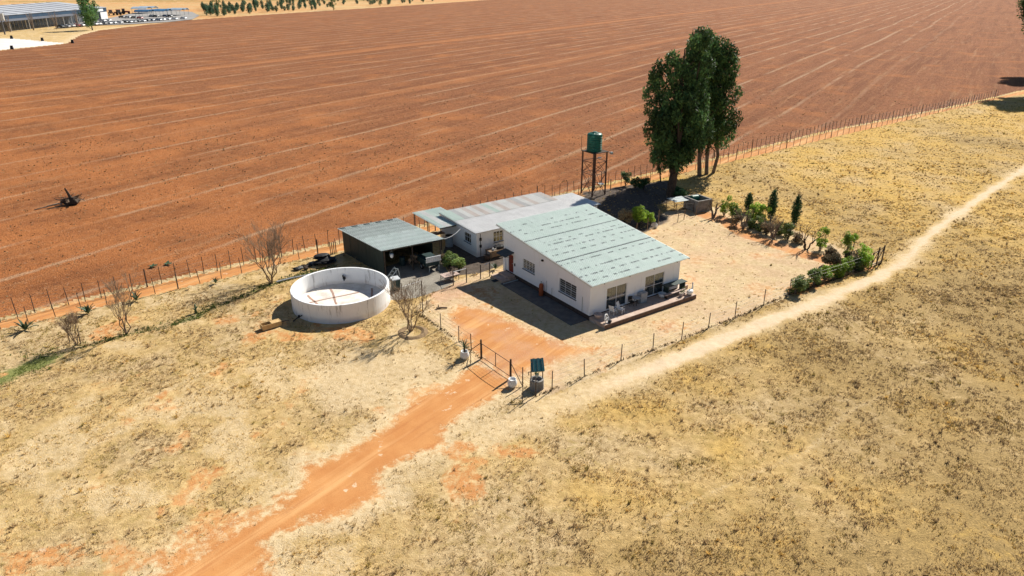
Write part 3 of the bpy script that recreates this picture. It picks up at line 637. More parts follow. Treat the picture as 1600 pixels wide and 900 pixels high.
for i in range(14): mb = MB(); u = .02+i*.785; mb.box(u+.006, u+.779, -2.02, -1.952, -.3, .37); mb.build('kerb_block', M['kerb'], vr)
mb = MB(); mb.box(-1.85, -.003, .2, 10.85, -.3, .035); mb.build('wall_apron', pmat('shade_dark_paving', (.16, .14, .125), (.11, .10, .09), 1.5, .9), house)  # paving colour darkened to carry the house's shade

# ------------------------------------------------------------------ back cottage, its lower room and lean-to
CT = thing('back_cottage', 'low white cottage with a patched striped tin roof behind the farmhouse', 'house', N0, ROT)
gw, fw = (19.2, 20.55, 1.12, 2.16), (2.1, 3.32, 1.18, 2.35)
mb = MB(); panel(mb, (0, 18.07), (0, 1), (1, 0), 7.5, .2, -.1, lambda s: 2.62+s*.02, [(gw[0]-18.07, gw[1]-18.07)+gw[2:]]); mb.build('wall', M['white_wall'], CT)
mb = MB(); panel(mb, (.2, 18.07), (1, 0), (0, 1), 13.2, .2, -.1, lambda s: 2.6, [(fw[0]-.2, fw[1]-.2)+fw[2:]]); mb.build('wall', M['white_wall'], CT)
mb = MB(); panel(mb, (13.4, 18.07), (0, 1), (1, 0), 7.5, .2, -.1, lambda s: 2.62+s*.02); mb.build('wall', M['white_wall'], CT)
mb = MB(); panel(mb, (.2, 25.37), (1, 0), (0, 1), 13.2, .2, -.1, lambda s: 2.74); mb.build('wall', M['white_wall'], CT)
window(CT, (0, 18.07), (0, 1), (1, 0), gw[0]-18.07, gw[1]-18.07, *gw[2:], mull=3, trans=(.55,), curtain='dark_room')
window(CT, (0, 18.07), (1, 0), (0, 1), *fw[:2], *fw[2:], mull=3, trans=(.5,), curtain='dark_room')
mb = MB(); mb.hexa([(-.2, 17.95, 2.61), (13.8, 17.95, 2.61), (13.8, 25.6, 2.78), (-.2, 25.6, 2.78)], [(-.2, 17.95, 2.67), (13.8, 17.95, 2.67), (13.8, 25.6, 2.84), (-.2, 25.6, 2.84)])
r2 = mb.build('roof', M['timber'], CT)
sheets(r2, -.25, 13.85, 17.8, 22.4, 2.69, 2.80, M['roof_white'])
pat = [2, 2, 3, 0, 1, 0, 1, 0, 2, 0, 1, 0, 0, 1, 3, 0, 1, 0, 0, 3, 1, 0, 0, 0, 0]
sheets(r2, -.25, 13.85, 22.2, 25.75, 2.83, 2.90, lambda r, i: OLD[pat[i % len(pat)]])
for (v, z) in ((18.04, 1.0), (18.04, 1.75)): mb = MB(); mb.box(.35, .55, v-.1, v+.025, z, z+.3); mb.build('meter_box', M['black'], CT)
mb = MB(); mb.tube((.45, 18.03, .0), (.45, 18.03, 2.5), .03); mb.build('drain_pipe', M['post'], CT)
LR = thing('store_room', 'low flat-roofed store room at the far end of the back cottage', 'outbuilding', W(13.95, 19.2), ROT)
mb = MB(); mb.box(0.05, 3.5, .15, 5.0, -.1, 2.3); mb.build('wall', M['white_wall'], LR)
mb = MB(); mb.box(-.05, 3.8, -.1, 5.3, 2.302, 2.36); q = mb.build('roof', M['timber'], LR)
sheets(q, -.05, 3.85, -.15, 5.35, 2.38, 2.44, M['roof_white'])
LT = thing('lean_to_shelter', 'open lean-to shelter with patchy green and white tin roof beside the cottage', 'shelter', W(-2.05, 22.0), ROT)
for i, (u, v) in enumerate(((.12, .15), (.12, 3.1), (.12, 6.1), (1.85, 6.1))):
    mb = MB(); mb.tube((u, v, -.1), (u, v, 2.3), .05); mb.build('post', M['timber_dark'], LT)
for v in (.15, 3.1, 6.1): mb = MB(); mb.box(0, 2.0 if v < 3 else 3.4, v-.04, v+.04, 2.302, 2.40); mb.build('beam', M['timber_dark'], LT)
mb = MB(); mb.box(0, 3.5, 6.0, 6.1, 2.0, 2.3)
q = MB(); q.box(.05, 1.85, .1, 6.15, 2.402, 2.44); q = q.build('roof', M['timber'], LT)
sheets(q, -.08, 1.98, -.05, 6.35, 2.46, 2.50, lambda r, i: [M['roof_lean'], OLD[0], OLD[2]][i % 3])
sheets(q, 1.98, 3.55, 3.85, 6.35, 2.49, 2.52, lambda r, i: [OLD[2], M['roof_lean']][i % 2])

# ------------------------------------------------------------------ open tractor shed
SN, SR, SL = G(596, 392, 2.75), G(694, 373, 2.75), G(527, 357, 2.62)
e1 = SR-SN; w1 = np.hypot(*e1); a1 = math.atan2(e1[1], e1[0]); e2 = SL-SN
lx, ly = (e2@e1)/w1, (e1[0]*e2[1]-e1[1]*e2[0])/w1
SH = thing('tractor_shed', 'dark-walled open-fronted shed with pale green mono-pitch roof', 'shed', SN, a1)
sk = lambda x, y: (x+lx*y/ly, y)                # the shed is a little out of square
def skbox(mb, x0, x1, y0, y1, z0, za, zb):
    B = [sk(x0, y0), sk(x1, y0), sk(x1, y1), sk(x0, y1)]; mb.hexa([(*p, z0) for p in B], [(*B[0], za), (*B[1], za), (*B[2], zb), (*B[3], zb)])
n1 = 10
for i in range(n1):                              # clad left side, sheet by sheet
    mb = MB(); y0 = .35+(ly-.7)*i/n1; y1 = .35+(ly-.7)*(i+1)/n1; skbox(mb, .3+.015*(i % 2), .345+.015*(i % 2), y0, y1-.004, -.1, 2.62, 2.6); mb.build('wall_sheet', M['dark_clad'], SH)
for i in range(8):
    mb = MB(); x0 = .38+(w1-.7)*i/8; x1 = .38+(w1-.7)*(i+1)/8; skbox(mb, x0, x1-.004, ly-.36+.012*(i % 2), ly-.32+.012*(i % 2), -.1, 2.56, 2.55); mb.build('wall_sheet', M['dark_clad'], SH)
for i in range(8):
    mb = MB(); y0 = 1.6+(ly-2.0)*i/8; y1 = 1.6+(ly-2.0)*(i+1)/8; skbox(mb, w1-.36, w1-.32, y0, y1-.004, -.1, 2.58, 2.56); mb.build('wall_sheet', M['dark_clad'], SH)
for (x, y) in ((.42, .3), (w1/2, .3), (w1-.3, .3), (w1-.42, ly-.5), (.42, ly-.5)): mb = MB(); p = sk(x, y); mb.tube((*p, -.1), (*p, 2.6), .06); mb.build('post', M['timber_dark'], SH)
mb = MB(); skbox(mb, .3, w1-.2, .24, .33, 2.5, 2.63, 2.63); mb.build('beam', M['timber_dark'], SH)
q = MB(); skbox(q, .1, w1-.1, .1, ly-.1, 2.635, 2.68, 2.66); q = q.build('roof', M['dark_clad'], SH)
ns = 10
shme = {}
for i in range(ns):
    pr = []; pw = w1/ns; nr = 4; pt = pw/nr
    for k in range(nr): x = k*pt; pr += [(x, 0), (x+pt*.45, 0), (x+pt*.57, .042), (x+pt*.88, .042)]
    pr.append((pw, 0)); nn = len(pr); vs = [(x+lx*y/ly, y, z) for y in (0, ly) for x, z in pr]
    if 0 not in shme: mm = MB(); mm.add(vs, [(j, j+1, nn+j+1, nn+j) for j in range(nn-1)]); shme[0] = mm.mesh('roof_sheet', M['roof_shed'])
    o = bpy.data.objects.new('roof_sheet', shme[0]); link(o, q); o.location = (i*pw, 0, 2.72+.004*(i % 2)); o.rotation_euler = (-.012, 0, 0)

# ------------------------------------------------------------------ round reservoir
RC, RR, RH, RT = np.array([-15.3, 58.0]), 4.3, 1.7, .2
RS = thing('round_reservoir', 'round whitewashed concrete reservoir, empty, with stained outer wall', 'reservoir', RC)
NP = 12
for i in range(NP):                              # precast wall panels
    a0, a1_ = 2*math.pi*i/NP, 2*math.pi*(i+1)/NP-.0008; mb = MB(); st = 8; vs = []
    for k in range(st+1):
        a = a0+(a1_-a0)*k/st; c, s = math.cos(a), math.sin(a)
        vs += [(RR*c, RR*s, -.15), (RR*c, RR*s, RH-.02), ((RR-.03)*c, (RR-.03)*s, RH), ((RR-RT+.03)*c, (RR-RT+.03)*s, RH), ((RR-RT)*c, (RR-RT)*s, RH-.02), ((RR-RT)*c, (RR-RT)*s, .1)]
    fs = [(k*6+j, (k+1)*6+j, (k+1)*6+j+1, k*6+j+1) for k in range(st) for j in range(5)]
    mb.add(vs, fs); o = mb.build('wall_panel', M['tank_wall'], RS)
mb = MB(); mb.lathe([(RR-RT-.001, .0), (RR-RT-.001, .15), (.01, .17)], 64); mb.build('floor', M['tank_floor'], RS)
rj = random.Random(4)
for (x0, y0, x1, y1) in ((-3.2, -.6, 1.2, 1.9), (-1.6, 2.6, .6, -3.2), (.6, -3.2, 2.6, .8), (-3.4, 1.2, -.6, -2.6), (2.2, 2.8, 3.0, -1.6)):
    mb = MB(); pp = [(x0+(x1-x0)*t/6+rj.uniform(-.06, .06), y0+(y1-y0)*t/6+rj.uniform(-.06, .06)) for t in range(7)]
    for p, q2 in zip(pp[:-1], pp[1:]):
        d = Vector((q2[0]-p[0], q2[1]-p[1])).normalized(); nn = Vector((-d.y, d.x))*.09
        mb.add([(p[0]-nn.x, p[1]-nn.y, .178), (q2[0]-nn.x, q2[1]-nn.y, .178), (q2[0]+nn.x, q2[1]+nn.y, .178), (p[0]+nn.x, p[1]+nn.y, .178)], [(0, 1, 2, 3)])
    mb.build('floor_joint', M['joint'], RS)
mb = MB(); a = R(100); c, s = math.cos(a), math.sin(a); r = RR-RT
mb.tube((r*c, r*s, .95), ((r-.35)*c, (r-.35)*s, .95), .06); mb.tube(((r-.35)*c, (r-.35)*s, 1.05), ((r-.35)*c+.1, (r-.35)*s, .55), .06); mb.ell(((r-.3)*c+.12, (r-.3)*s, .8), (.16, .12, .2)); mb.build('inlet_pipe', M['black'], RS)
mb = MB(); a = R(232); c, s = math.cos(a), math.sin(a); mb.tube((RR*c, RR*s, .35), ((RR+.5)*c, (RR+.5)*s, .3), .05); mb.tube(((RR+.5)*c, (RR+.5)*s, .3), ((RR+.6)*c-.3, (RR+.6)*s, .02), .05); mb.ell(((RR+.3)*c, (RR+.3)*s, .38), (.12, .12, .14)); mb.build('outlet_pipe', M['black'], RS)

# ------------------------------------------------------------------ vegetation helpers
def leaf_mesh(name, clumps, per, size, mat, seed, droop=.6, aspect=.42, tint=(.55, 1.25), shell=.55):
    """clumps: (x,y,z,rx,ry,rz,shade); many small leaf faces in each clump's outer volume"""
    rng = np.random.default_rng(seed); Vv = []; Cc = []
    for (x, y, z, rx, ry, rz, sh) in clumps:
        n = max(6, int(per*(rx*ry+ry*rz+rx*rz)/3)); d = rng.normal(size=(n, 3)); d /= np.linalg.norm(d, axis=1, keepdims=True)
        r = shell+(1-shell)*rng.uniform(size=(n, 1))**.6; r *= rng.uniform(.85, 1.12, (n, 1))
        c = np.array([x, y, z])+d*r*np.array([rx, ry, rz])
        a = rng.normal(size=(n, 3)); a[:, 2] = a[:, 2]*.5-droop; a /= np.linalg.norm(a, axis=1, keepdims=True)
        bvec = np.cross(a, d+rng.normal(scale=.6, size=(n, 3))); bvec /= np.linalg.norm(bvec, axis=1, keepdims=True)+1e-6
        s = size*rng.uniform(.6, 1.4, (n, 1)); h = a*s; wv = bvec*s*aspect
        Vv.append(np.stack([c-h*.5, c+wv*.5-h*.05, c+h*.5, c-wv*.5-h*.05], 1).reshape(-1, 3))
        t = sh*rng.uniform(tint[0], tint[1], (n, 1)); hue = rng.normal(0, .1, (n, 1))
        col = np.concatenate([t*(1+hue), t, t*(1-hue*.8)], 1); Cc.append(np.repeat(col, 4, axis=0))
    v = np.concatenate(Vv); c = np.clip(np.concatenate(Cc), .02, 3)
    return fast_mesh(name, v, np.arange(len(v)), 4, mat, c)
def limb(mb, pts, r0, r1, n=6):
    k = len(pts)-1
    for i in range(k): mb.tube(pts[i], pts[i+1], r0+(r1-r0)*i/k, r0+(r1-r0)*(i+1)/k, n, cap=False)
def wob(a, b, k, amt, rng):
    a, b = Vector(a), Vector(b); L = (b-a).length
    return [a.lerp(b, t/k)+(Vector((rng.gauss(0, 1), rng.gauss(0, 1), rng.gauss(0, .5)))*amt*L if 0 < t < k else Vector()) for t in range(k+1)]
def bare_tree(name, label, base, h, spread, seed, stems=3, mat='twig', lean=(0, 0), twig=1.0, depth=4, r=.07, group=None, cat='tree', tk=1.0):
    rng = random.Random(seed); t = thing(name, label, cat, base, 0, group); tr = MB(); cr = MB()
    def grow(p, d, L, rad, lev):
        e = p+d*L; pts = wob(p, e, 3, .05, rng); (limb(tr if lev == 0 else cr, pts, rad, rad*.65, 6 if lev == 0 else (4 if lev < 3 else 3)))
        if lev >= depth: return
        nb = rng.choice((2, 3, 3) if lev < 2 else (2, 2, 3, 3)); nb = max(2, round(nb*twig))
        for i in range(nb):
            a = rng.uniform(0, 2*math.pi); s = rng.uniform(.25, .75)*spread
            nd = (d+Vector((math.cos(a)*s, math.sin(a)*s, rng.uniform(-.05, .25)))).normalized()
            st = e.lerp(p, rng.uniform(0, .45)*(i > 0)); grow(st, nd, L*rng.uniform(.55, .85), max(rad*rng.uniform(.45, .62), .006), lev+1)
    for i in range(stems):
        a = 2*math.pi*i/stems+rng.uniform(-.5, .5); s = (.45*spread if stems > 1 else .1)*rng.uniform(.5, 1.2)
        grow(Vector((math.cos(a)*.05, math.sin(a)*.05, -.1)), Vector((math.cos(a)*s+lean[0], math.sin(a)*s+lean[1], 1)).normalized(), h*.36, r*tk, 0)
    tr.build('trunk', M[mat], t); cr.build('crown', M[mat], t); return t
def shrub(name, label, base, h, rad, leafm, seed, n=9, top=True, per=120, size=.14, stems='twig_grey', shade=1.0, group=None, cat='shrub', nstem=9, zlo=.45):
    rng = random.Random(seed); t = thing(name, label, cat, base, 0, group); st = MB()
    cl = []
    for i in range(n):
        a = rng.uniform(0, 2*math.pi); q = rad*math.sqrt(rng.random())*.8; z = h*rng.uniform(zlo, .9); k = rng.uniform(.26, .46)*rad+.08
        cl.append((q*math.cos(a), q*math.sin(a), z, k, k, k*rng.uniform(.7, 1.1), shade*rng.uniform(.65, 1.3)))
    for i in range(nstem):
        c = cl[i % n]; limb(st, wob((rng.uniform(-.06, .06), rng.uniform(-.06, .06), -.05), (c[0], c[1], c[2]+rng.uniform(-.1, .2)), 3, .07, rng), .028, .012, 4)
    st.build('stem', M[stems], t); fobj('foliage', leaf_mesh('foliage', cl, 1000, size, M[leafm], seed, .1, .5), t); return t

# ------------------------------------------------------------------ tall eucalyptus trees
def eucalypt(label, base, H, crown, seed, trunk_r=.45, lean=(0, 0), n=60, z_lo=.22, mat='bark', per=95, name='eucalyptus_tree', group='eucalyptus trees by the back fence', size=.42, limbs=16, shade=1.0, leaders=None):
    rng = random.Random(seed); t = thing(name, label, 'tree', base, 0, group); tr = MB(); cl = []
    top = Vector((lean[0], lean[1], H*.93)); pts = wob((0, 0, -.2), top, 6, .012, rng); limb(tr, pts, trunk_r, .06, 8)
    for (ldx, ldy, lH, lc, ln_, lz) in (leaders or [(lean[0], lean[1], H, crown, n, z_lo)]):
        if leaders: limb(tr, wob((lean[0]*.2, lean[1]*.2, H*.16), (ldx, ldy, lH*.9), 4, .03, rng), trunk_r*.55, .05, 6)
        for i in range(ln_):
            f = lz+(1-lz)*((i+rng.random())/ln_); z = lH*f
            e = math.sin(math.pi*min(1, max(0, (f-lz)/(1-lz)))**.78)**.6
            e = max(e, .28)*rng.choice((.7, 1, 1, 1.15)); a = i*2.4+rng.uniform(-.8, .8); q = lc*e*rng.uniform(.3, .95); ax = Vector((ldx*min(1, f*1.25), ldy*min(1, f*1.25)))
            k = rng.uniform(.14, .36)*lc+.2
            cl.append((ax.x+q*math.cos(a), ax.y+q*math.sin(a), z, k, k, k*rng.uniform(.9, 1.7), shade*rng.uniform(.45, 1.5)))
    for c in cl[::max(1, len(cl)//limbs)]:
        f = max(.12, c[2]/H-.16); p = Vector((lean[0]*f, lean[1]*f, H*f)); limb(tr, wob(p, c[:3], 3, .05, rng), trunk_r*.28*(1.1-f), .03, 5)
    tr.build('trunk', M[mat], t); fobj('crown', leaf_mesh('crown', cl, per, size*1.12, M['leaf'], seed, 1.0, .38, (.45, 1.4), .4), t); return t
eucalypt('tallest dark eucalyptus with a thick straight trunk left of the clump', G(1047, 305), 20.0, 5.0, 1, .62, (.3, .6), 84,   .13, 'bark', 215, limbs=26, leaders=[(-3.0, .2, 16.2, 2.3, 30, .3), (-.9, .8, 17.8, 2.5, 26, .35), (2.4, .6, 20.2, 2.5, 32, .3), (.4, -1.2, 13.5, 3.0, 28, .30), (1.8, 1.4, 15.5, 3.0, 26, .30)])
eucalypt('eucalyptus with leaning pale trunk at the right of the clump', G(1114, 270), 17.6, 3.1, 2, .27, (-.2, .5), 46, .26, 'bark_pale', 165)
eucalypt('slim eucalyptus whose grey trunk forks in the middle of the clump', G(1104, 272), 18.6, 3.2, 3, .30, (-.8, 1), 50, .30, 'bark_pale', 150)
eucalypt('eucalyptus with grey upright trunk just right of the tallest tree', G(1093, 274), 19.5, 3.5, 4, .34, (-1.4, 1.5), 56, .24, 'bark_pale', 150)
eucalypt('thin young eucalyptus leaning left of the thick dark trunk', G(1033, 284), 8.5, 1.7, 5, .10, (-1.0, .3), 22, .22, 'bark', 80)
for i, (bx, by, h, c) in enumerate(((134.0, 186, 27, 7.0), (154, 219, 23, 6.3), (140, 180, 20, 5.0), (152, 190, 26, 6.5))):
    eucalypt(['tall roadside tree whose crown only touches the right edge of the picture', 'tall roadside tree beyond the right edge, second in its row', 'shorter roadside tree beyond the right edge', 'tall roadside tree beyond the right edge, last in its row'][i], (bx, by), h, c, 40+i, .4, (-3.5, -1.5) if i == 0 else (0, 0), 60, .5, 'bark', 90, 'roadside_tree', 'roadside trees at the right edge', .6, 8)

# ------------------------------------------------------------------ bare and small trees
bare_tree('bare_tree', 'bare multi-stemmed tree with fine twigs left of the reservoir', G(424.5, 441), 5.6, .85, 21, 6, depth=5, r=.07, twig=1.18)
bare_tree('bare_tree', 'leafless young tree on the ditch at the left', G(197, 520), 4.8, .6, 22, 4, depth=5, r=.055, twig=1.18)
bare_tree('bare_tree', 'small leafless sapling with fence stakes at the far left', G(119, 538), 2.7, .55, 23, 5, depth=5, r=.03, twig=1.2)
bare_tree('bare_tree', 'bare multi-stemmed tree in a dug basin beside the yard fence', G(642, 517), 4.2, .75, 24, 5, depth=5, r=.055, twig=1.18)
bare_tree('dead_tree', 'dead pruned tree with black branches in the garden corner', G(1259.6, 390), 3.3, 1.05, 25, 3, mat='timber_dark', depth=3, r=.085, tk=1.1)
bare_tree('pruned_tree', 'crooked pruned stump of a tree beside the block tank', G(1114.5, 340), 2.9, .8, 26, 2, mat='bark_pale', depth=2, r=.15)
bare_tree('pruned_shrub', 'grey pruned shrub with upright stems in the garden row', G(1161, 356), 2.9, .75, 27, 9, mat='twig_grey', depth=3, r=.05, cat='shrub')
bare_tree('pruned_shrub', 'wide grey pruned shrub beneath the two cypresses', G(1207, 372), 3.1, 1.0, 28, 12, mat='twig_grey', depth=3, r=.055, cat='shrub')
for i, (px, py, h) in enumerate(((109, 535, 1.3), (126, 536, 1.3))):
    mb = MB(); mb.tube((0, 0, -.2), (.03, .02, h), .035); tag(mb.build('wooden_stake', M['post'], None, loc=(*G(px, py), 0)), ['left stake guarding the small sapling', 'right stake guarding the small sapling'][i], 'stake')
def cypress(label, base, h, r, seed):
    t = thing('cypress_tree', label, 'tree', base); rng = random.Random(seed); cl = []
    for i in range(30):
        f = i/29; k = r*math.sin(math.pi*(.12+.80*f))**.7; a = i*2.4; cl.append((k*.35*math.cos(a), k*.35*math.sin(a), h*(.06+.88*f), k*.75, k*.75, h*.07, rng.uniform(.6, 1.3)))
    mb = MB(); mb.tube((0, 0, -.1), (0, 0, h*.8), .07, .02); mb.build('trunk', M['bark'], t)
    fobj('crown', leaf_mesh('crown', cl, 1100, .17, M['leaf_dark'], seed, -.9, .4), t)
cypress('dark columnar cypress standing behind the garden row, left one', G(1203.5, 344), 3.9, .62, 31)
cypress('dark columnar cypress standing behind the garden row, right one', G(1241, 350), 3.6, .60, 32)
cypress('short dark conifer behind the bright green garden shrubs', G(1168, 331), 2.5, .55, 33)
SHR = [  # px, py, height, radius, leaves, label, shade
 (1131, 337, 2.7, .55, 'leaf_bright', 'yellow-green shrub nearest the block tank', .8), (1144, 340, 2.1, .65, 'leaf_bright', 'low yellowish shrub second in the garden row', .6),
 (1176, 346, 2.5, .75, 'leaf_bright', 'bright lime shrub left of the cypresses', 1.0), (1190, 350, 2.3, .7, 'leaf_bright', 'bright lime shrub against the left cypress', .85),
 (1152, 344, 1.6, .6, 'leaf_mid', 'small dull green shrub in the garden row', .9), (1187, 360, 1.7, .7, 'leaf_mid', 'dark low shrub between the two grey pruned shrubs', .8),
 (1231, 374, 2.0, .7, 'leaf_mid', 'dark leafy shrub below the right cypress', .7), (1281, 391, 2.6, .62, 'leaf_bright', 'leaning green-topped shrub beside the dead tree', .75),
 (1323, 402, 3.1, .75, 'leaf_bright', 'tall green-topped shrub with thick dark stems', .65), (1349, 418, 2.7, .75, 'leaf_bright', 'bright yellow-green flat-topped shrub by the wooden gate', 1.0),
 (1242, 458, 1.25, .8, 'leaf_mid', 'grey-green bush at the left end of the fence hedge', .8), (1254, 451, 1.3, .65, 'leaf_mid', 'second small bush along the fence hedge', 1.0),
 (1271, 445, 1.5, .75, 'leaf_mid', 'third bush along the fence hedge, dense green', 1.1), (1289, 437, 1.6, .6, 'leaf_bright', 'fresh green bush in the middle of the fence hedge', .6),
 (1307, 431, 1.3, .75, 'leaf_bright', 'yellow-green rounded bush along the fence hedge', .55), (1324, 423, 1.3, .7, 'leaf_bright', 'yellow-green bush at the right end of the fence hedge', .6),
 (1300, 417, 1.4, .9, 'leaf_dry', 'brown dry bush behind the fence hedge', .5), (1330, 412, 1.2, .7, 'leaf_dry', 'dry brown bush below the tall green-topped shrub', .5),
 (1150, 352, 1.2, .7, 'leaf_dry', 'brown dry bush low among the garden row stems', .7), (1171, 357, 1.3, .7, 'leaf_mid', 'dark green bush right of the first grey pruned shrub', .6), (1197, 366, 1.2, .7, 'leaf_dry', 'dry twiggy bush left of the wide grey pruned shrub', .6),
 (1219, 366, 1.5, .7, 'leaf_mid', 'dusty green bush behind the wide grey pruned shrub', .9), (1246, 380, 1.1, .6, 'leaf_dry', 'low dry bush left of the dead tree', .7), (1296, 401, 1.1, .6, 'leaf_dry', 'low dry bush right of the leaning green-topped shrub', .6), (1338, 420, 1.0, .6, 'leaf_mid', 'dark low bush at the foot of the flat-topped shrub', .7),
 (998, 352, 2.3, 1.15, 'leaf_bright', 'vivid green rounded bush behind the farmhouse roof', .75), (976, 352, 1.9, .8, 'leaf_dry', 'beige dry bush left of the vivid green bush', 1.0),
 (1016, 352, 1.6, .6, 'leaf_bright', 'small green bush right of the vivid green bush', .7),
 (977, 290, 1.9, .65, 'leaf_dark', 'round dark little tree left of the thin eucalyptus', 1.2), (992, 294, 1.4, .7, 'leaf_dark', 'dark low bush under the eucalyptus, left one', .9), (1006, 296, 1.5, .75, 'leaf_dark', 'dark low bush under the eucalyptus, right one', .8),
 (1062, 306, .9, .9, 'leaf_dark', 'low green bush at the foot of the thick trunk', 1.3),
 (704, 416, 1.2, .75, 'leaf_mid', 'grey-green bush at the corner of the tractor shed', 1.1), (718, 424, 1.3, .7, 'leaf_mid', 'silvery leafy bush by the inner yard fence', 1.3), (697, 412, .9, .5, 'leaf_dry', 'rusty dry bush beside the shed post', .7)]
for i, (px, py, h, r, lm, lab, sh) in enumerate(SHR):
    shrub('garden_shrub' if px > 1100 else 'bush', lab, G(px, py), h, r, lm, 60+i, n=17 if r > .7 else 13, per=150, size=.18, shade=sh*1.3, stems='bark' if px < 1040 else 'twig_grey', nstem=14, zlo=.16 if px > 1100 else .3)
# agaves: each leaf a piece
def leafblade(name, L, wd, th, mat):
    mb = MB(); ks = [(0, .55, 0), (.3, 1, .10), (.65, .75, .16), (1, .03, .12)]; vs = []
    for t, k, z in ks: vs += [(L*t, -wd*k/2, z*L+th), (L*t, wd*k/2, z*L+th), (L*t, 0, z*L-wd*.12)]
    fs = []
    for i in range(3): b0, b1 = i*3, i*3+3; fs += [(b0, b1, b1+1, b0+1), (b0+1, b1+1, b1+2, b0+2), (b0+2, b1+2, b1, b0)]
    mb.add(vs, fs); return mb.mesh(name, mat)
def rosette(name, label, base, L, n, seed, mat='agave', cat='plant', parent=None, z=0, wd=.16, tilt=(.25, 1.2)):
    rng = random.Random(seed); t = parent or thing(name, label, cat, base); me = leafblade('leaf', L, wd*L/.9, .015, M[mat])
    for i in range(n):
        o = bpy.data.objects.new('leaf', me); link(o, t); o.location = (0, 0, z+.05); f = i/n
        o.rotation_euler = (0, -(tilt[0]+(tilt[1]-tilt[0])*f+rng.uniform(-.1, .1)), i*2.4+rng.uniform(-.2, .2)); s = rng.uniform(.75, 1.15); o.scale = (s, s, s)
    return t
rosette('agave', 'large spiky agave by the fence strip at the far left', G(40, 516), 1.15, 13, 1, wd=.2)
rosette('agave', 'dark agave beside the inner fence below the tall corner post', G(138, 490), 1.05, 12, 2, wd=.2)
rosette('agave', 'pale broken agave behind the leafless young tree', G(213, 470), .9, 10, 3, wd=.2)
rosette('agave', 'small agave near the inner fence right of the leafless tree', G(337, 443), .7, 10, 4, wd=.2)
rosette('aloe', 'bright green aloe beside the farmhouse door step', G(774, 421), .75, 16, 5, 'agave', wd=.14)
rosette('weed_clump', 'green weed clump growing on the field side of the fence, left one', G(239, 417), .45, 9, 6, wd=.45, tilt=(-.05, .25)); rosette('weed_clump', 'green weed clump growing on the field side of the fence, right one', G(262, 413), .5, 9, 7, wd=.45, tilt=(-.05, .25))
mb = MB(); mb.tube((0, 0, -.1), (.05, 0, .75), .10, .08); mb.tube((0, 0, .3), (.22, .05, .55), .07, .05); mb.tube((0, 0, .2), (-.2, 0, .4), .06, .04)
tag(mb.build('cactus', M['agave'], None, True, loc=(*G(306, 488), 0)), 'short stubby cactus standing beside the green ditch', 'plant')

# ------------------------------------------------------------------ uprooted stump on the field
t = thing('uprooted_stump', 'black uprooted tree stump with roots lying on the red field', 'stump', G(112, 319)); rng = random.Random(8)
mb = MB(); mb.ell((0, 0, .35), (1.1, .7, .5), 10, 6, .3, rng); mb.build('root_ball', M['bark'], t)
mb = MB(); limb(mb, [Vector((.1, 0, .6)), Vector((-.1, 0, 1.4)), Vector((-.35, 0, 2.1))], .2, .1, 6); mb.build('trunk', M['bark'], t)
for i in range(34):
    a = rng.uniform(0, 6.28); mb = MB(); L = rng.uniform(.9, 2.1); limb(mb, wob((0, 0, .5), (math.cos(a)*L, math.sin(a)*L*.7, rng.uniform(.05, 1.3)), 4, .12, rng), .09, .02, 5); mb.build('root', M['bark'] if i % 3 else M['timber'], t)
mb = MB(); limb(mb, wob((-.8, -.6, .2), (-3.2, -2.6, .05), 5, .06, rng), .13, .05, 6); mb.build('root', M['twig_grey'], t)

# ------------------------------------------------------------------ water tower
TC = G(926.5, 302.5); TW = thing('water_tower', 'rusty four-legged steel stand carrying the green water tank', 'tower', TC, ROT)
a, HT = 1.12, 5.75; LG = [(-a, -a), (a, -a), (a, a), (-a, a)]
for (x, y) in LG:
    mb = MB(); mb.box(x-.075, x+.075, y-.075, y+.075, -.2, HT); mb.build('leg', M['steel'], TW)
for i in range(4):
    p, q = LG[i], LG[(i+1) % 4]
    for z in (1.2, 2.9, 4.5): mb = MB(); mb.tube((*p, z), (*q, z), .045, n=4); mb.build('crossbar', M['steel'], TW)
    for z0, z1 in ((.1, 2.9), (2.9, .1), (2.9, 4.5), (4.5, 2.9)): mb = MB(); mb.tube((*p, z0), (*q, z1), .035, n=4); mb.build('brace', M['steel'], TW)
for i in range(8): mb = MB(); y = -1.3+i*.327; mb.box(-1.28, 1.28, y, y+.30, HT+.002, HT+.07); mb.build('platform_plank', M['timber_dark'], TW)
for (x, y, h) in ((-1.3, 1.25, 2.0), (1.32, .6, 1.9)): mb = MB(); mb.tube((x, y, HT), (x, y, HT+h), .025, n=5); mb.build('rail_pole', M['steel'], TW)
mb = MB(); mb.tube((1.3, -.8, HT+.02), (1.75, -1.2, HT-.2), .05); mb.box(1.65, 1.95, -1.4, -1.1, HT-.38, HT-.1); mb.build('flood_light', M['galv'], TW)
mb = MB(); mb.tube((-.4, -1.15, 5.2), (-.4, -1.4, 5.25), .03); mb.lathe([(.01, 0), (.2, .04), (.3, .12)], 12, (-.4, -1.45, 5.15)); mb.build('lamp', M['pale_paint'], TW)
mb = MB(); mb.lathe([(.02, 0), (.25, .05), (.4, .16)], 14, (.2, -1.3, 1.5)); mb.tube((.2, -1.15, 1.2), (.2, -1.2, 1.6), .03); mb.build('satellite_dish', M['pale_paint'], TW)
TK = thing('water_tank', 'ribbed dark green plastic water tank on top of the steel stand', 'tank', (*(TC+U*-.15), HT+.07), ROT)
pr = [(.01, 0), (.98, 0)]; z = .04
for i in range(7): pr += [(.98, z), (.98, z+.2), (1.0, z+.23), (1.0, z+.27), (.98, z+.3)]; z += .3
pr += [(.97, z+.05), (.88, z+.16), (.35, z+.26)]
mb = MB(); mb.lathe(pr, 36); mb.build('body', M['poly'], TK, True)
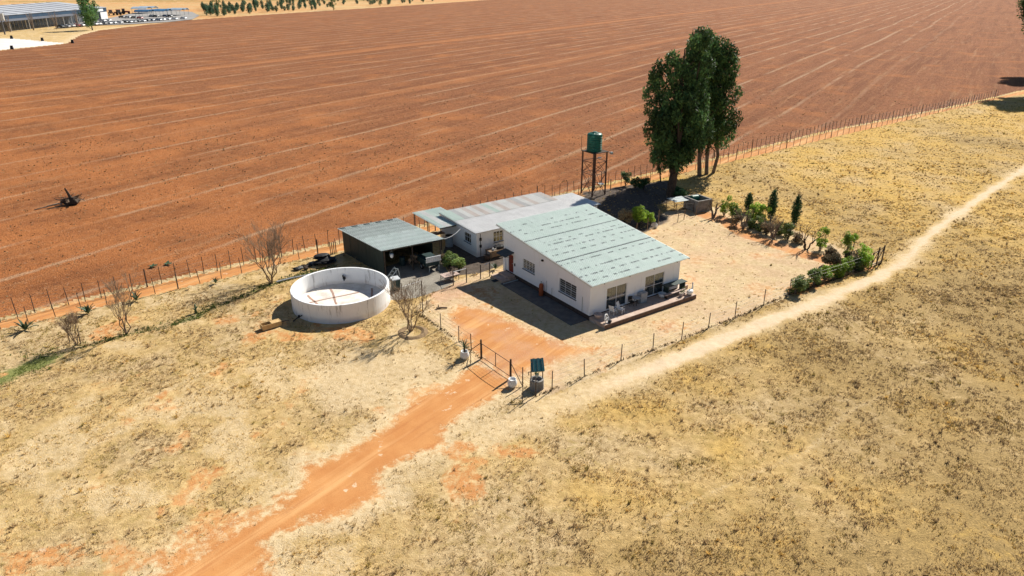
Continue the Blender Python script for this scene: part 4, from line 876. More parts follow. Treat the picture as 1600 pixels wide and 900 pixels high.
mb = MB(); mb.lathe([(.34, z+.24), (.36, z+.32), (.3, z+.36), (.01, z+.37)], 24); mb.build('lid', M['poly'], TK, True)
for i in range(8): aa = i*math.pi/4; mb = MB(); mb.tube((.4*math.cos(aa), .4*math.sin(aa), z+.25), (.86*math.cos(aa), .86*math.sin(aa), z+.17), .035, .02); mb.build('roof_rib', M['poly'], TK)

# ------------------------------------------------------------------ fences
def resample(P, step):
    seg = np.hypot(*(P[1:]-P[:-1]).T); L = np.concatenate([[0], np.cumsum(seg)]); s = np.arange(0, L[-1], step)
    return np.stack([np.interp(s, L, P[:, 0]), np.interp(s, L, P[:, 1])], 1)
def wires(root, P, zs, r=.006, mat='wire'):
    for z in zs:
        mb = MB()
        for a, b in zip(P[:-1], P[1:]): mb.tube((*a, z), (*b, z), r, n=3, cap=False)
        mb.build('wire', M[mat], root)
def fence(label, P, hs, r, seed, zs, mat='post', name='wire_fence', lean=.03, big=None, wr=.006):
    rng = random.Random(seed); o = P[0]; t = thing(name, label, 'fence', o); me = {}
    for i, p in enumerate(P):
        k = 'b' if big and i % big == 0 else 's'
        if k not in me: mb = MB(); rr = r*(1.9 if k == 'b' else 1); mb.tube((0, 0, -.25), (0, 0, hs*(1.06 if k == 'b' else 1)), rr, rr*.85, 5); me[k] = mb.mesh('post', M[mat])
        q = bpy.data.objects.new('post', me[k]); link(q, t); q.location = (p[0]-o[0], p[1]-o[1], 0); q.rotation_euler = (rng.gauss(0, lean), rng.gauss(0, lean), rng.random()*3); q.scale = (1, 1, rng.uniform(.9, 1.06))
    wires(t, P-o, zs, wr); return t
fence('long outer wire fence of rusty standards along the ploughed field', resample(OUT_F[1:-1], 1.3), 1.85, .038, 1, (.25, .6, .95, 1.3, 1.6), 'post_far', big=9)
fence('inner wire fence running parallel to the field fence', resample(INN_F[1:-1], 2.0), 1.6, .036, 2, (.3, .7, 1.1, 1.45), 'post_far', big=7)
LEFTF = np.vstack([GL([(628, 466), (661, 491)]), FF[1:5]])
FRONTF = FF[7:]
fence('yard fence with dark posts left of the driveway gate', LEFTF, 1.5, .042, 3, (.3, .7, 1.05, 1.4), lean=.015, wr=.007)
fence('short fence corner with posts right of the driveway gate', np.vstack([FF[5:8]]), 1.5, .045, 4, (.3, .7, 1.05, 1.4), lean=.015, wr=.007)
fence('front garden fence of dark posts along the sandy footpath', np.vstack([FF[8:-3], FF[-1:]]), 1.5, .042, 5, (.3, .7, 1.05, 1.4), lean=.02, wr=.007)
EC = FF[-1]; fence('garden fence along the row of shrubs at the east side', np.array([EC+V*k for k in np.arange(0, 26, 3.2)]), 1.5, .04, 6, (.3, .7, 1.1, 1.4), lean=.03)
# inner yard fence with white pipe rails
YP = [G(659.5, 461), G(708.5, 446), G(729, 441), G(751, 435.5)]
t = thing('inner_yard_fence', 'inner yard fence with white pipe rails between shed and front door', 'fence', YP[0])
for p in YP+[W(-1.65, 13.05)]: mb = MB(); d = p-YP[0]; mb.tube((*d, -.2), (*d, 1.45), .05, n=6); mb.build('post', M['post'], t)
for a, b in ((G(630, 470), YP[0]), (YP[1], YP[2]), (G(758, 434), W(-1.65, 13.05))):
    mb = MB(); a = a-YP[0]; b = b-YP[0]; mb.tube((*a, 1.38), (*b, 1.42), .035); mb.build('rail', M['pale_paint'], t)
wires(t, np.array(YP[1:]+[W(-1.65, 13.05)])-YP[0], (.3, .65, 1.0), .006)
d = G(690, 452.5)-YP[1]; t = thing('pedestrian_gate', 'black framed mesh gate leaf standing open at the yard fence', 'gate', YP[1])
for a, b in (((0, 0, .08), (*d, .02)), ((*(d*.98), .02), (*(d*1.1+V*.25), .75)), ((*(d*1.1+V*.25), .75), (*(V*.3), .85)), ((*(V*.3), .85), (0, 0, .08))): mb = MB(); mb.tube(a, b, .025); mb.build('frame', M['black'], t)
# driveway gate
GA, GB = FF[4], FF[5]; dg = GB-GA; ag = math.atan2(dg[1], dg[0]); Lg = np.hypot(*dg)
t = thing('driveway_gate', 'closed steel pipe gate across the red driveway', 'gate', GA, ag)
for x in (0, Lg): mb = MB(); mb.tube((x, 0, -.3), (x, 0, 1.62), .075, .07, 8); mb.build('gate_post', M['timber_dark'], t)
for z in (.16, 1.32): mb = MB(); mb.tube((.1, 0, z), (Lg-.1, 0, z), .024); mb.build('rail', M['post'], t)
for x in (.1, Lg*.5, Lg-.1): mb = MB(); mb.tube((x, 0, .16), (x, 0, 1.32), .03); mb.build('upright', M['post'], t)
wires(t, np.array([[.1, 0], [Lg-.1, 0]]), (.4, .65, .9, 1.1), .004)
for x0, x1 in ((0, -1.45), (Lg, Lg+1.34)): mb = MB(); mb.tube((x0, 0, 1.35), (x1, 0, .1), .03); mb.build('stay', M['post'], t)
for (px, py, h, lab) in ((735.5, 568, 1.15, 'thin pole standing outside the gate beside the yucca pot'), (816.4, 629, 1.3, 'thin pole standing outside the gate near the fence corner')):
    mb = MB(); mb.tube((0, 0, -.2), (.02, 0, h), .03); tag(mb.build('pole', M['post'], None, loc=(*G(px, py), 0)), lab, 'pole')
def planter(label, p, name='planter', cat='planter'):
    t = thing(name, label, cat, p); mb = MB(); mb.lathe([(.02, 0), (.22, 0), (.34, .18), (.36, .42), (.27, .58), (.29, .64), (.25, .64), (.23, .5), (.01, .5)], 16); mb.build('pot', M['pale_paint'], t, True); return t
t = planter('white bulbous planter with a spiky yucca left of the gate', G(726, 560)); mb = MB(); mb.tube((0, 0, .45), (0, 0, .95), .09, .07); mb.build('stem', M['bark'], t); rosette('', '', None, .75, 22, 9, 'agave', parent=t, z=.9, wd=.09, tilt=(-.1, 1.3))
planter('empty white bulbous planter at the right gate post', G(800.5, 604), 'planter')
# little roofed well
t = thing('ornamental_well', 'small well with tilted blue-green tin roof by the fence corner', 'well', G(838.5, 606), R(8))
mb = MB(); mb.lathe([(.52, -.1), (.5, .75), (.36, .76), (.36, .55), (.01, .55)], 18); mb.build('base', M['block'], t)
for x in (-.42, .42): mb = MB(); mb.tube((x, 0, .5), (x, 0, 2.15), .04); mb.build('post', M['timber'], t)
for i in range(6):
    x = -.46+i*.155; mb = MB(); mb.hexa([(x, -.5, 1.62), (x+.15, -.5, 1.62), (x+.15, .16, 2.28), (x, .16, 2.28)], [(x, -.5, 1.65+.03*(i % 2)), (x+.15, -.5, 1.65+.03*(i % 2)), (x+.15, .16, 2.31+.03*(i % 2)), (x, .16, 2.31+.03*(i % 2))]); mb.build('roof_sheet', M['bluetin'], t)
mb = MB(); mb.tube((-.62, -.02, 1.35), (.5, -.02, 1.35), .03); mb.tube((-.62, -.02, 1.35), (-.62, -.2, 1.2), .025); mb.build('winding_axle', M['timber_dark'], t)
mb = MB(); mb.lathe([(.1, .9), (.16, 1.15)], 10); mb.build('bucket', M['galv'], t); fobj('potted_plant', leaf_mesh('potted_plant', [(0, 0, 1.25, .18, .18, .2, 1.0)], 900, .16, M['leaf_mid'], 3), t)
# east wooden gate
EA, EB = G(1361, 417), G(1377, 410.5); d = EB-EA; t = thing('wooden_gate', 'brown timber gate frame with diagonal braces at the garden corner', 'gate', EA, math.atan2(d[1], d[0])); L = np.hypot(*d)
for x in (0, L*.5, L): mb = MB(); mb.box(x-.05, x+.05, -.05, .05, -.2, 1.9 if x else 1.55); mb.build('post', M['timber_dark'], t)
for a, b in (((.05, 0, .2), (L-.05, 0, .2)), ((.05, 0, 1.4), (L-.05, 0, 1.75)), ((.05, .02, .25), (L*.5, .02, 1.5)), ((L*.5, .02, .25), (L-.05, .02, 1.65))): mb = MB(); mb.tube(a, b, .04, n=4); mb.build('brace', M['timber_dark'], t)

# ------------------------------------------------------------------ trough
TA, TB = G(408, 518), G(436, 510); d = TB-TA; t = thing('feed_trough', 'tan timber trough with a dark sunken end beside the reservoir', 'trough', (TA+TB)/2+np.array([0, .3]), math.atan2(d[1], d[0])); t.scale = (.85, .85, .85)
for y in (-.38, .34): mb = MB(); mb.box(-.95, .95, y, y+.05, .05, .55); mb.build('side_board', M['trough'], t)
for x in (-.95, .0, .90): mb = MB(); mb.box(x+.001, x+.05, -.33, .339, .05, .55); mb.build('end_board', M['trough'], t)
mb = MB(); mb.box(.05, .899, -.329, .338, .48, .53); mb.build('lid', M['trough'], t)
mb = MB(); mb.box(-.9, -.001, -.329, .338, .06, .2); mb.build('water', M['black'], t)
mb = MB(); mb.tube((.95, 0, .3), (1.9, .25, .12), .04); mb.build('feed_pipe', M['post'], t)
for x in (-.7, .7): mb = MB(); mb.box(x-.08, x+.08, -.37, .38, -.1, .049); mb.build('foot', M['block'], t)

# ------------------------------------------------------------------ things about the yard
def gthing(name, label, cat, px, py, rz=0, group=None): return thing(name, label, cat, G(px, py), rz, group)
t = gthing('gas_bottle', 'tall orange gas bottle against the shaded farmhouse wall', 'gas bottle', 845.3, 462); mb = MB(); mb.lathe([(.01, 0), (.2, .02), (.21, .15), (.21, 1.05), (.15, 1.2), (.06, 1.25)], 16); mb.build('cylinder', M['gas'], t, True); mb = MB(); mb.tube((0, 0, 1.22), (0, 0, 1.45), .04); mb.tube((-.07, 0, 1.4), (.07, 0, 1.4), .02); mb.build('valve', M['galv'], t)
t = gthing('wheelie_bin', 'dark wheelie bin with pale lid beside the reservoir', 'bin', 619, 453, .5); mb = MB(); mb.hexa([(-.28, -.3, .05), (.28, -.3, .05), (.28, .3, .05), (-.28, .3, .05)], [(-.36, -.4, 1.15), (.36, -.4, 1.15), (.36, .4, 1.15), (-.36, .4, 1.15)]); mb.build('body', M['bin'], t); mb = MB(); mb.hexa([(-.4, -.44, 1.152), (.4, -.44, 1.152), (.4, .44, 1.152), (-.4, .44, 1.152)], [(-.36, -.4, 1.22), (.36, -.4, 1.22), (.36, .4, 1.25), (-.36, .4, 1.25)]); mb.build('lid', M['binlid'], t)
for x in (-.3, .3): mb = MB(); mb.tube((x-.04, .33, .12), (x+.04, .33, .12), .13, n=10); mb.build('wheel', M['black'], t)
mb = MB(); mb.tube((-.3, .47, 1.08), (.3, .47, 1.08), .03); mb.build('handle', M['bin'], t)
for i in range(5):
    mb = MB(); mb.tube((0, 0, -.1), (.05*i-.1, .1, 1.1+.12*(i % 3)), .045); tag(mb.build('timber_stake', M['timber'], None, loc=(*(G(610, 456)+np.array([.0+.14*i, .1*i])), 0)), 'short upright timber stakes packed beside the wheelie bin', 'stake', 'stakes beside the wheelie bin')
for i in range(4):
    mb = MB(); mb.tube((0, 0, -.1), (.02*i-.05, .1, 1.35-.1*(i % 2)), .05); tag(mb.build('timber_stake', M['timber'], None, loc=(*(G(517, 397)+np.array([.16*i, .1*i])), 0)), 'bundle of upright brown stakes by the back fence behind the shed', 'stake', 'stakes behind the shed')
t = gthing('steel_trestle', 'leaning blue-grey steel trestle at the shed corner', 'trestle', 612, 438, .9)
for y in (-.25, .25): mb = MB(); mb.tube((-.8, y, .02), (.7, y, 1.1), .04); mb.build('side_rail', M['galv'], t)
for k in range(5): mb = MB(); f = k/4; mb.tube((-.7+1.3*f, -.25, .1+.95*f), (-.7+1.3*f, .25, .1+.95*f), .025); mb.build('rung', M['galv'], t)
for y in (-.2, .2): mb = MB(); mb.tube((.7, y, 1.08), (.95, y, 0), .035); mb.build('prop', M['galv'], t)
# table of bleached boards in front of the shed
t = thing('yard_table', 'bleached pink board table with clutter in front of the bushes', 'table', G(703, 437), ROT)
for i in range(5): mb = MB(); mb.box(-.85+i*.34, -.85+i*.34+.325, -.5, .5, .55, .59); mb.build('board', M['pinkwood'], t)
for x in (-.75, .75):
    for y in (-.42, .42): mb = MB(); mb.tube((x, y, -.05), (x, y, .549), .035); mb.build('leg', M['timber'], t)
t = thing('wire_basket', 'rusty bent wire basket on the board table', 'basket', (*(G(703, 437)+U*.3), .59), ROT)
for k in range(4): mb = MB(); mb.lathe([(.22+.03*k, .02+.1*k), (.24+.03*k, .02+.1*k), (.24+.03*k, .05+.1*k)], 12); mb.build('hoop', M['steel'], t)
mb = MB(); pts = [Vector((.3*math.cos(a_), 0, .32+.35*math.sin(a_))) for a_ in np.linspace(0, math.pi, 9)]; limb(mb, pts, .02, .02, 5); mb.build('handle', M['steel'], t)
# under the shed roof
t = thing('farm_trailer', 'green trailer with a white slatted tailboard under the shed roof', 'trailer', G(681, 424), a1)
mb = MB(); mb.box(-.9, .6, .25, 2.4, .55, 1.15); mb.build('bed', M['bin'], t)
for i in range(8): mb = MB(); x = -.92+i*.2; mb.box(x, x+.17, .12, .16, 1.0, 1.55); mb.build('tailboard_slat', M['pale_paint'], t)
for z in (1.0, 1.48): mb = MB(); mb.box(-.94, .72, .162, .2, z, z+.08); mb.build('tailboard_rail', M['pale_paint'], t)
for x in (-.98, .62): mb = MB(); mb.tube((x, 1.3, .33), (x+.12, 1.3, .33), .33, n=14); w_ = mb.build('wheel', M['black'], t); mb = MB(); mb.tube((x-.01, 1.3, .33), (x+.13, 1.3, .33), .14, n=10); mb.build('rim', M['galv'], w_)
for x in (-.6, .45): mb = MB(); mb.tube((x, .2, -.02), (x, .2, .55), .04); mb.build('prop_leg', M['galv'], t)
rl = random.Random(12)
for i in range(16):
    mb = MB(); L = rl.uniform(.35, .6); rr = rl.uniform(.11, .19); mb.tube((0, -L/2, 0), (0, L/2, 0), rr, rr*.92, 9)
    o = mb.build('log', [M['bark_pale'], M['timber']][i % 2], None); p = G(660, 416)+U*rl.uniform(-.9, .9)+V*rl.uniform(.4, 1.5); o.location = (*p, .18+.24*(i//5)+rl.uniform(0, .06)); o.rotation_euler = (rl.uniform(-.3, .3), rl.uniform(-.2, .2), a1+rl.uniform(-.9, .9))
    tag(o, 'cut round log in the heap under the shed roof', 'log', 'logs heaped in the shed')
t = thing('hanging_bucket', 'white bucket hanging from the front beam of the shed', 'bucket', (*(SN+e1*.14+np.array([0, .35])), 1.75)); mb = MB(); mb.lathe([(.01, 0), (.14, 0), (.18, .38), (.17, .38), (.13, .03)], 14); mb.build('pail', M['chair'], t, True)
mb = MB(); limb(mb, [Vector((-.17, 0, .37)), Vector((-.1, 0, .55)), Vector((0, 0, .75)), Vector((.1, 0, .55)), Vector((.17, 0, .37))], .01, .01, 4); mb.build('handle', M['galv'], t)
t = thing('workshop_drum', 'dark oil drum in the shaded shed interior', 'drum', SN+e1*.35+np.array([-.6, 2.0])); mb = MB(); mb.lathe([(.01, 0), (.29, 0), (.29, .29), (.305, .3), (.29, .31), (.29, .58), (.305, .59), (.29, .6), (.29, .88), (.01, .87)], 18); mb.build('shell', M['bin'], t)
mb = MB(); mb.tube((.12, .1, .87), (.12, .1, .92), .035); mb.build('bung', M['galv'], t)
# tarpaulin heap and rubble behind the reservoir
rh = random.Random(6)
t = gthing('tarpaulin_stack', 'heap of folded black tarpaulins behind the reservoir', 'tarpaulin', 507, 411, .5)
for i in range(7): mb = MB(); mb.ell((rh.uniform(-.25, .25), rh.uniform(-.3, .3), .12+i*.13), (1.15-.06*i, .75-.05*i, .13), 12, 4, .06, rh); mb.build('fold', M['black'], t)
for i, (px, py) in enumerate(((464, 422), (470, 420), (476, 418), (483, 416), (489, 413), (478, 421), (493, 414))):
    mb = MB(); mb.ell((0, 0, .12), (rh.uniform(.25, .5), rh.uniform(.2, .35), .2), 8, 5, .2, rh); tag(mb.build('rubble_lump', [M['black'], M['block'], M['timber_dark']][i % 3], None, loc=(*G(px, py), 0)), 'dark rubble lump in the row beside the tarpaulin heap', 'rubble', 'rubble beside the tarpaulins')
mb = MB(); limb(mb, [Vector((0, 0, .05)), Vector((1.2, .9, .06)), Vector((2.4, 1.6, .05)), Vector((4.0, 2.9, .05))], .09, .09, 6); tag(mb.build('drain_hose', M['greysack'], None, loc=(*G(432, 441), 0)), 'grey hose running from the bare tree towards the tarpaulins', 'hose')
mb = MB(); mb.tube((0, 0, .1), (1.1, -.1, .5), .06); tag(mb.build('leaning_plank', M['timber_dark'], None, loc=(*G(494, 422), 0)), 'dark plank leaning on the back rim of the reservoir', 'plank')
# cottage yard
t = thing('workbench', 'cluttered timber workbench against the cottage front wall', 'workbench', W(1.6, 17.0), ROT)
for i in range(4): mb = MB(); mb.box(-.9, 1.3, -.4+i*.25, -.4+i*.25+.235, .82, .87); mb.build('plank', M['timber'], t)
for x in (-.8, 1.2):
    for y in (-.33, .5): mb = MB(); mb.box(x-.05, x+.05, y-.05, y+.05, -.05, .819); mb.build('leg', M['timber'], t)
mb = MB(); mb.box(-.7, 1.1, -.36, -.33, .2, .8); mb.build('front_board', M['timber'], t)
t = thing('tool_box', 'pale open tool box lying on the workbench', 'box', (*W(1.5, 16.95), .87), ROT+.3); mb = MB(); panel(mb, (-.25, -.15), (1, 0), (0, 1), .5, .02, 0, lambda s: .2); panel(mb, (-.25, .13), (1, 0), (0, 1), .5, .02, 0, lambda s: .2); panel(mb, (-.25, -.13), (0, 1), (1, 0), .26, .02, 0, lambda s: .2); panel(mb, (.23, -.13), (0, 1), (1, 0), .26, .02, 0, lambda s: .2); mb.build('case', M['chair'], t); mb = MB(); mb.box(-.23, .23, -.13, .13, .004, .02); mb.build('base', M['chair'], t)
t = thing('bench_cover', 'black plastic cover draped over the workbench end', 'cover', (*W(2.2, 17.1), .88), ROT); mb = MB(); mb.ell((0, 0, .1), (.75, .45, .28), 12, 6, .12, rh); mb.build('sheet', M['black'], t)
t = thing('clay_pot', 'dark round pot beside the workbench', 'pot', W(.4, 16.8)); mb = MB(); mb.lathe([(.02, 0), (.2, .02), (.32, .3), (.28, .52), (.31, .56), (.26, .56), (.22, .4), (.01, .4)], 16); mb.build('body', M['plinth'], t, True)
t = thing('water_drum', 'white plastic water drum under the lean-to edge', 'drum', W(-.7, 22.6)); mb = MB(); mb.lathe([(.01, 0), (.42, 0), (.42, .4), (.44, .42), (.42, .44), (.42, .85), (.44, .87), (.42, .89), (.4, 1.2), (.01, 1.22)], 20); mb.build('body', M['greysack'], t); mb = MB(); mb.lathe([(.4, 1.215), (.41, 1.26), (.01, 1.28)], 20); mb.build('lid', M['black'], t)
t = thing('dining_table', 'brown timber table standing under the lean-to roof', 'table', W(-.6, 25.2), ROT)
mb = MB(); mb.box(-.9, .9, -.5, .5, .7, .76); mb.build('top', M['timber'], t)
for x in (-.8, .8):
    for y in (-.42, .42): mb = MB(); mb.box(x-.04, x+.04, y-.04, y+.04, -.05, .699); mb.build('leg', M['timber'], t)
mb = MB(); A_ = SR; B_ = W(-.02, 20.8); pts = [Vector((*(A_+(B_-A_)*f), 2.72-.25*math.sin(math.pi*f)-.1*f)) for f in np.linspace(0, 1, 9)]; limb(mb, pts, .018, .018, 4); tag(mb.build('overhead_cable', M['pale_paint'], None), 'pale cable strung from the shed roof to the cottage wall', 'cable')
mb = MB(); A_, B_ = G(786.5, 444.5), G(815, 436.5); mb.tube((*A_, .06), (*B_, .08), .05); tag(mb.build('loose_pipe', M['galv'], None), 'loose pale pipe lying in the shade by the door step', 'pipe')
mb = MB(); mb.box(-.35, .35, -.25, .25, .005, .03); tag(mb.build('door_mat', M['black'], None, loc=(*G(774.5, 438.5), .0), rz=ROT), 'black mat lying in front of the door step', 'mat')
mb = MB(); limb(mb, [Vector((-.45, -.1, .06)), Vector((0, 0, .09)), Vector((.5, .05, .06))], .10, .06, 6); limb(mb, [Vector((-.25, 0, .08)), Vector((-.3, .1, .35))], .06, .03, 5); tag(mb.build('broken_branch', M['timber'], None, loc=(*G(690, 482), 0)), 'short brown branch with a raised stub lying in the yard', 'branch')
t = gthing('tree_basin', 'raised earth ring around the bare tree by the yard fence', 'earth ring', 645, 519); mb = MB()
mb.lathe([(1.35, -.05), (1.1, .07), (.95, .09), (.7, -.03)], 26); mb.build('rim', pmat('basin_earth', (.27, .18, .095), (.19, .125, .065), 5, .95, .5), t)

# ------------------------------------------------------------------ veranda furniture
ZV = .36
def vt(name, label, cat, u, v, rz=0): return thing(name, label, cat, (*W(u, v), ZV), ROT+rz)
def resin_chair(label, u, v, rz):
    t = vt('garden_chair', label, 'chair', u, v, rz); mb = MB(); mb.box(-.24, .24, -.24, .24, .38, .42); mb.build('seat', M['chair'], t)
    for x in (-.21, .21):
        for y in (-.21, .21): mb = MB(); mb.tube((x, y, 0), (x*.95, y*.95, .379), .025); mb.build('leg', M['chair'], t)
        mb = MB(); mb.box(x-.03, x+.03, -.24, .2, .6, .63); mb.build('armrest', M['chair'], t)
    for i in range(5): x = -.22+i*.092; mb = MB(); mb.hexa([(x, .22, .42), (x+.075, .22, .42), (x+.075, .25, .42), (x, .25, .42)], [(x, .40, .95), (x+.075, .40, .95), (x+.075, .43, .95), (x, .43, .95)]); mb.build('back_slat', M['chair'], t)
resin_chair('white garden chair turned sideways nearest the veranda corner', 2.0, -.75, 1.9); resin_chair('white reclining garden chair facing out before the sliding door', 2.75, -.95, .35)
t = vt('flower_pot', 'round pinkish flower pot at the farmhouse corner', 'pot', .45, -.6); mb = MB(); mb.lathe([(.02, 0), (.2, 0), (.33, .3), (.36, .42), (.32, .42), (.28, .3), (.01, .3)], 18); mb.build('body', M['pot'], t, True)
t = vt('cart_wheel', 'white cart wheel ornament leaning at the veranda end', 'ornament', .5, -1.62, .4)
mb = MB(); pts = [Vector((.34*math.cos(a_), .1*math.sin(a_), .38+.34*math.sin(a_))) for a_ in np.linspace(0, 2*math.pi, 19)]; limb(mb, pts, .05, .05, 6); mb.build('rim', M['chair'], t)
for k in range(6): a_ = k*math.pi/3; mb = MB(); mb.tube((0, 0, .38), (.32*math.cos(a_), .09*math.sin(a_), .38+.32*math.sin(a_)), .022); mb.build('spoke', M['chair'], t)
mb = MB(); mb.ell((.15, -.25, .12), (.2, .16, .14)); mb.build('stone', M['black'], t)
t = vt('side_table', 'small dark round table with white rim by the wall', 'table', 4.95, -.45); mb = MB(); mb.lathe([(.01, .66), (.38, .66), (.4, .69), (.38, .71), (.01, .71)], 20); mb.build('top', M['greysack'], t)
for k in range(3): a_ = k*2.1; mb = MB(); mb.tube((.06*math.cos(a_), .06*math.sin(a_), .66), (.3*math.cos(a_), .3*math.sin(a_), 0), .022); mb.build('leg', M['black'], t)
t = vt('black_chair', 'black metal chair against the wall between the sliding doors', 'chair', 4.45, -.35, -.3)
mb = MB(); mb.box(-.2, .2, -.2, .2, .42, .45); mb.build('seat', M['black'], t); mb = MB(); mb.box(-.2, .2, .18, .21, .5, .85); mb.build('backrest', M['black'], t)
for x in (-.18, .18):
    for y in (-.18, .18): mb = MB(); mb.tube((x, y, 0), (x, y, .42 if y < 0 else .8), .015); mb.build('leg', M['black'], t)
t = vt('storage_box', 'grey plastic cabinet standing against the wall', 'cabinet', 5.85, -.3); mb = MB(); mb.box(-.38, .38, -.22, .22, 0, .95); mb.build('carcass', M['greysack'], t)
for x in (-.37, .005): mb = MB(); mb.box(x, x+.365, -.245, -.222, .05, .92); mb.build('door', M['greysack'], t)
t = vt('white_tub', 'white plastic tub on the floor left of the green table', 'tub', 8.15, -.5); mb = MB(); mb.lathe([(.02, 0), (.28, 0), (.38, .32), (.35, .32), (.26, .04), (.01, .04)], 18); mb.build('body', M['chair'], t, True)
t = vt('potting_table', 'long dark green table at the far end of the veranda', 'table', 9.75, -.42)
for i in range(3): mb = MB(); mb.box(-1.3, 1.3, -.36+i*.245, -.36+i*.245+.235, .86, .91); mb.build('plank', M['greentop'], t)
for x in (-1.05, 1.05): mb = MB(); mb.box(x-.06, x+.06, -.3, .3, 0, .859); mb.build('trestle_leg', M['greentop'], t)
t = vt('low_bench', 'low pale bench in front of the dark green table', 'bench', 9.2, -1.0, .02)
mb = MB(); mb.box(-1.3, 1.3, -.16, .16, .34, .39); mb.build('seat', M['pinkwood'], t)
for x in (-1.1, 1.1): mb = MB(); mb.box(x-.04, x+.04, -.15, .15, 0, .339); mb.build('leg', M['timber_dark'], t)
for i, (u, v, s, lab) in enumerate(((9.6, -1.45, 1.0, 'clay pot with dark plant left of the swan planter'), (10.05, -1.35, .8, 'small brown pot behind the swan planter'), (10.35, -.95, .9, 'brown potted plant at the end of the low bench'))):
    t = vt('plant_pot', lab, 'pot', u, v); mb = MB(); mb.lathe([(.02, 0), (.14*s, 0), (.2*s, .32*s), (.17*s, .32*s), (.01, .26*s)], 14); mb.build('body', M['pot'], t, True); fobj('plant', leaf_mesh('plant', [(0, 0, .45*s, .2*s, .2*s, .2*s, .9)], 700, .14, M['leaf_mid'], 80+i), t)
t = vt('swan_planter', 'white swan-shaped planter at the far veranda corner', 'planter', 10.55, -1.6, .3); mb = MB(); mb.ell((0, 0, .26), (.45, .28, .26), 14, 8); mb.build('body', M['chair'], t, True)
mb = MB(); limb(mb, [Vector((.32, 0, .35)), Vector((.5, 0, .5)), Vector((.5, 0, .75)), Vector((.4, 0, .92)), Vector((.46, 0, 1.0)), Vector((.6, 0, .93))], .085, .045, 8); mb.build('neck', M['chair'], t, True)
mb = MB(); mb.hexa([(-.35, -.12, .35), (-.25, -.12, .35), (-.25, .12, .35), (-.35, .12, .35)], [(-.6, -.05, .6), (-.55, -.05, .6), (-.55, .05, .6), (-.6, .05, .6)]); mb.build('tail', M['chair'], t)

# ------------------------------------------------------------------ block tank and poultry pen
KA, KB = G(1089, 332.5), G(1112.5, 330); d = KB-KA; t = thing('block_tank', 'open grey concrete block tank behind the garden row', 'tank', KA, math.atan2(d[1], d[0])+.18); L = 2.3; D = 2.6
for j in range(6):
    for i in range(5):
        for (x0, x1, y0, y1) in ((i*L/5+.004, (i+1)*L/5-.004, 0, .18), (i*L/5+.004, (i+1)*L/5-.004, D-.18, D)): mb = MB(); mb.box(x0, x1, y0, y1, j*.26-.1, j*.26+.152); mb.build('block', M['block'], t)
        for (x0, x1) in ((0, .18), (L-.18, L)): mb = MB(); y0 = .185+i*(D-.37)/5; mb.box(x0, x1, y0+.002, y0+(D-.37)/5-.006, j*.26-.1, j*.26+.152); mb.build('block', M['block'], t)
mb = MB(); mb.box(.19, L-.19, .19, D-.19, .2, .5); mb.build('water', M['black'], t)
t = thing('poultry_pen', 'low wire poultry pen roofed with a pale sheet beside the block tank', 'pen', G(1056, 333), ROT-.15)
for (x, y) in ((0, 0), (2.2, -.6), (2.5, 1.7), (.2, 2.2), (1.1, -.3), (1.3, 2.0)): mb = MB(); mb.tube((x, y, -.2), (x, y, 1.25), .035); mb.build('post', M['timber_dark'], t)
for z in (.3, .7, 1.1): mb = MB(); limb(mb, [Vector((0, 0, z)), Vector((2.2, -.6, z)), Vector((2.5, 1.7, z)), Vector((.2, 2.2, z)), Vector((0, 0, z))], .012, .012, 4); mb.build('wire', M['wire'], t)
for i in range(3): mb = MB(); y = .35+i*.62; mb.box(.1, 2.4, y, y+.6, 1.26, 1.28+.01*i); mb.build('roof_sheet', M['galv'], t)
t = gthing('green_barrel', 'turquoise plastic barrel lying between pen and block tank', 'barrel', 1084, 325, .4); mb = MB(); mb.tube((-.45, 0, 1.35), (.45, 0, 1.35), .33, .33, 14); mb.build('body', M['poly'], t)
for x in (-.3, .3): mb = MB(); mb.box(x-.05, x+.05, -.3, .3, -.05, 1.06); mb.build('stand', M['timber_dark'], t)
for i, (px, py, h) in enumerate(((1011, 361, 1.6), (1028, 352, 1.9), (1058.7, 347, 1.2), (1068.5, 343, 1.2), (1087, 337, 1.3), (994, 366, 1.3))):
    mb = MB(); mb.tube((0, 0, -.2), (.03, .0, h), .04); tag(mb.build('garden_post', M['timber'], None, loc=(*G(px, py), 0)), ['post right below the vivid green bush', 'tallest post right of the small green bush', 'short post before the poultry pen, left one', 'short post before the poultry pen, middle one', 'short post before the block tank', 'stub post left of the vivid green bush'][i], 'post')
t = gthing('white_jug', 'white plastic jug on the soil right of the vivid green bush', 'jug', 1025, 356); mb = MB(); mb.lathe([(.01, 0), (.16, 0), (.17, .4), (.07, .52), (.07, .6)], 12); mb.build('body', M['chair'], t, True); mb = MB(); mb.tube((.08, 0, .5), (.2, 0, .3), .025); mb.build('handle', M['chair'], t)
rosette('succulent_clump', 'spiky succulent clump behind the cottage roof, left one', G(858, 318), 1.0, 14, 15, wd=.12, tilt=(.7, 1.5)); rosette('succulent_clump', 'spiky succulent clump behind the cottage roof, right one', G(884, 312), .9, 14, 16, wd=.12, tilt=(.7, 1.5))

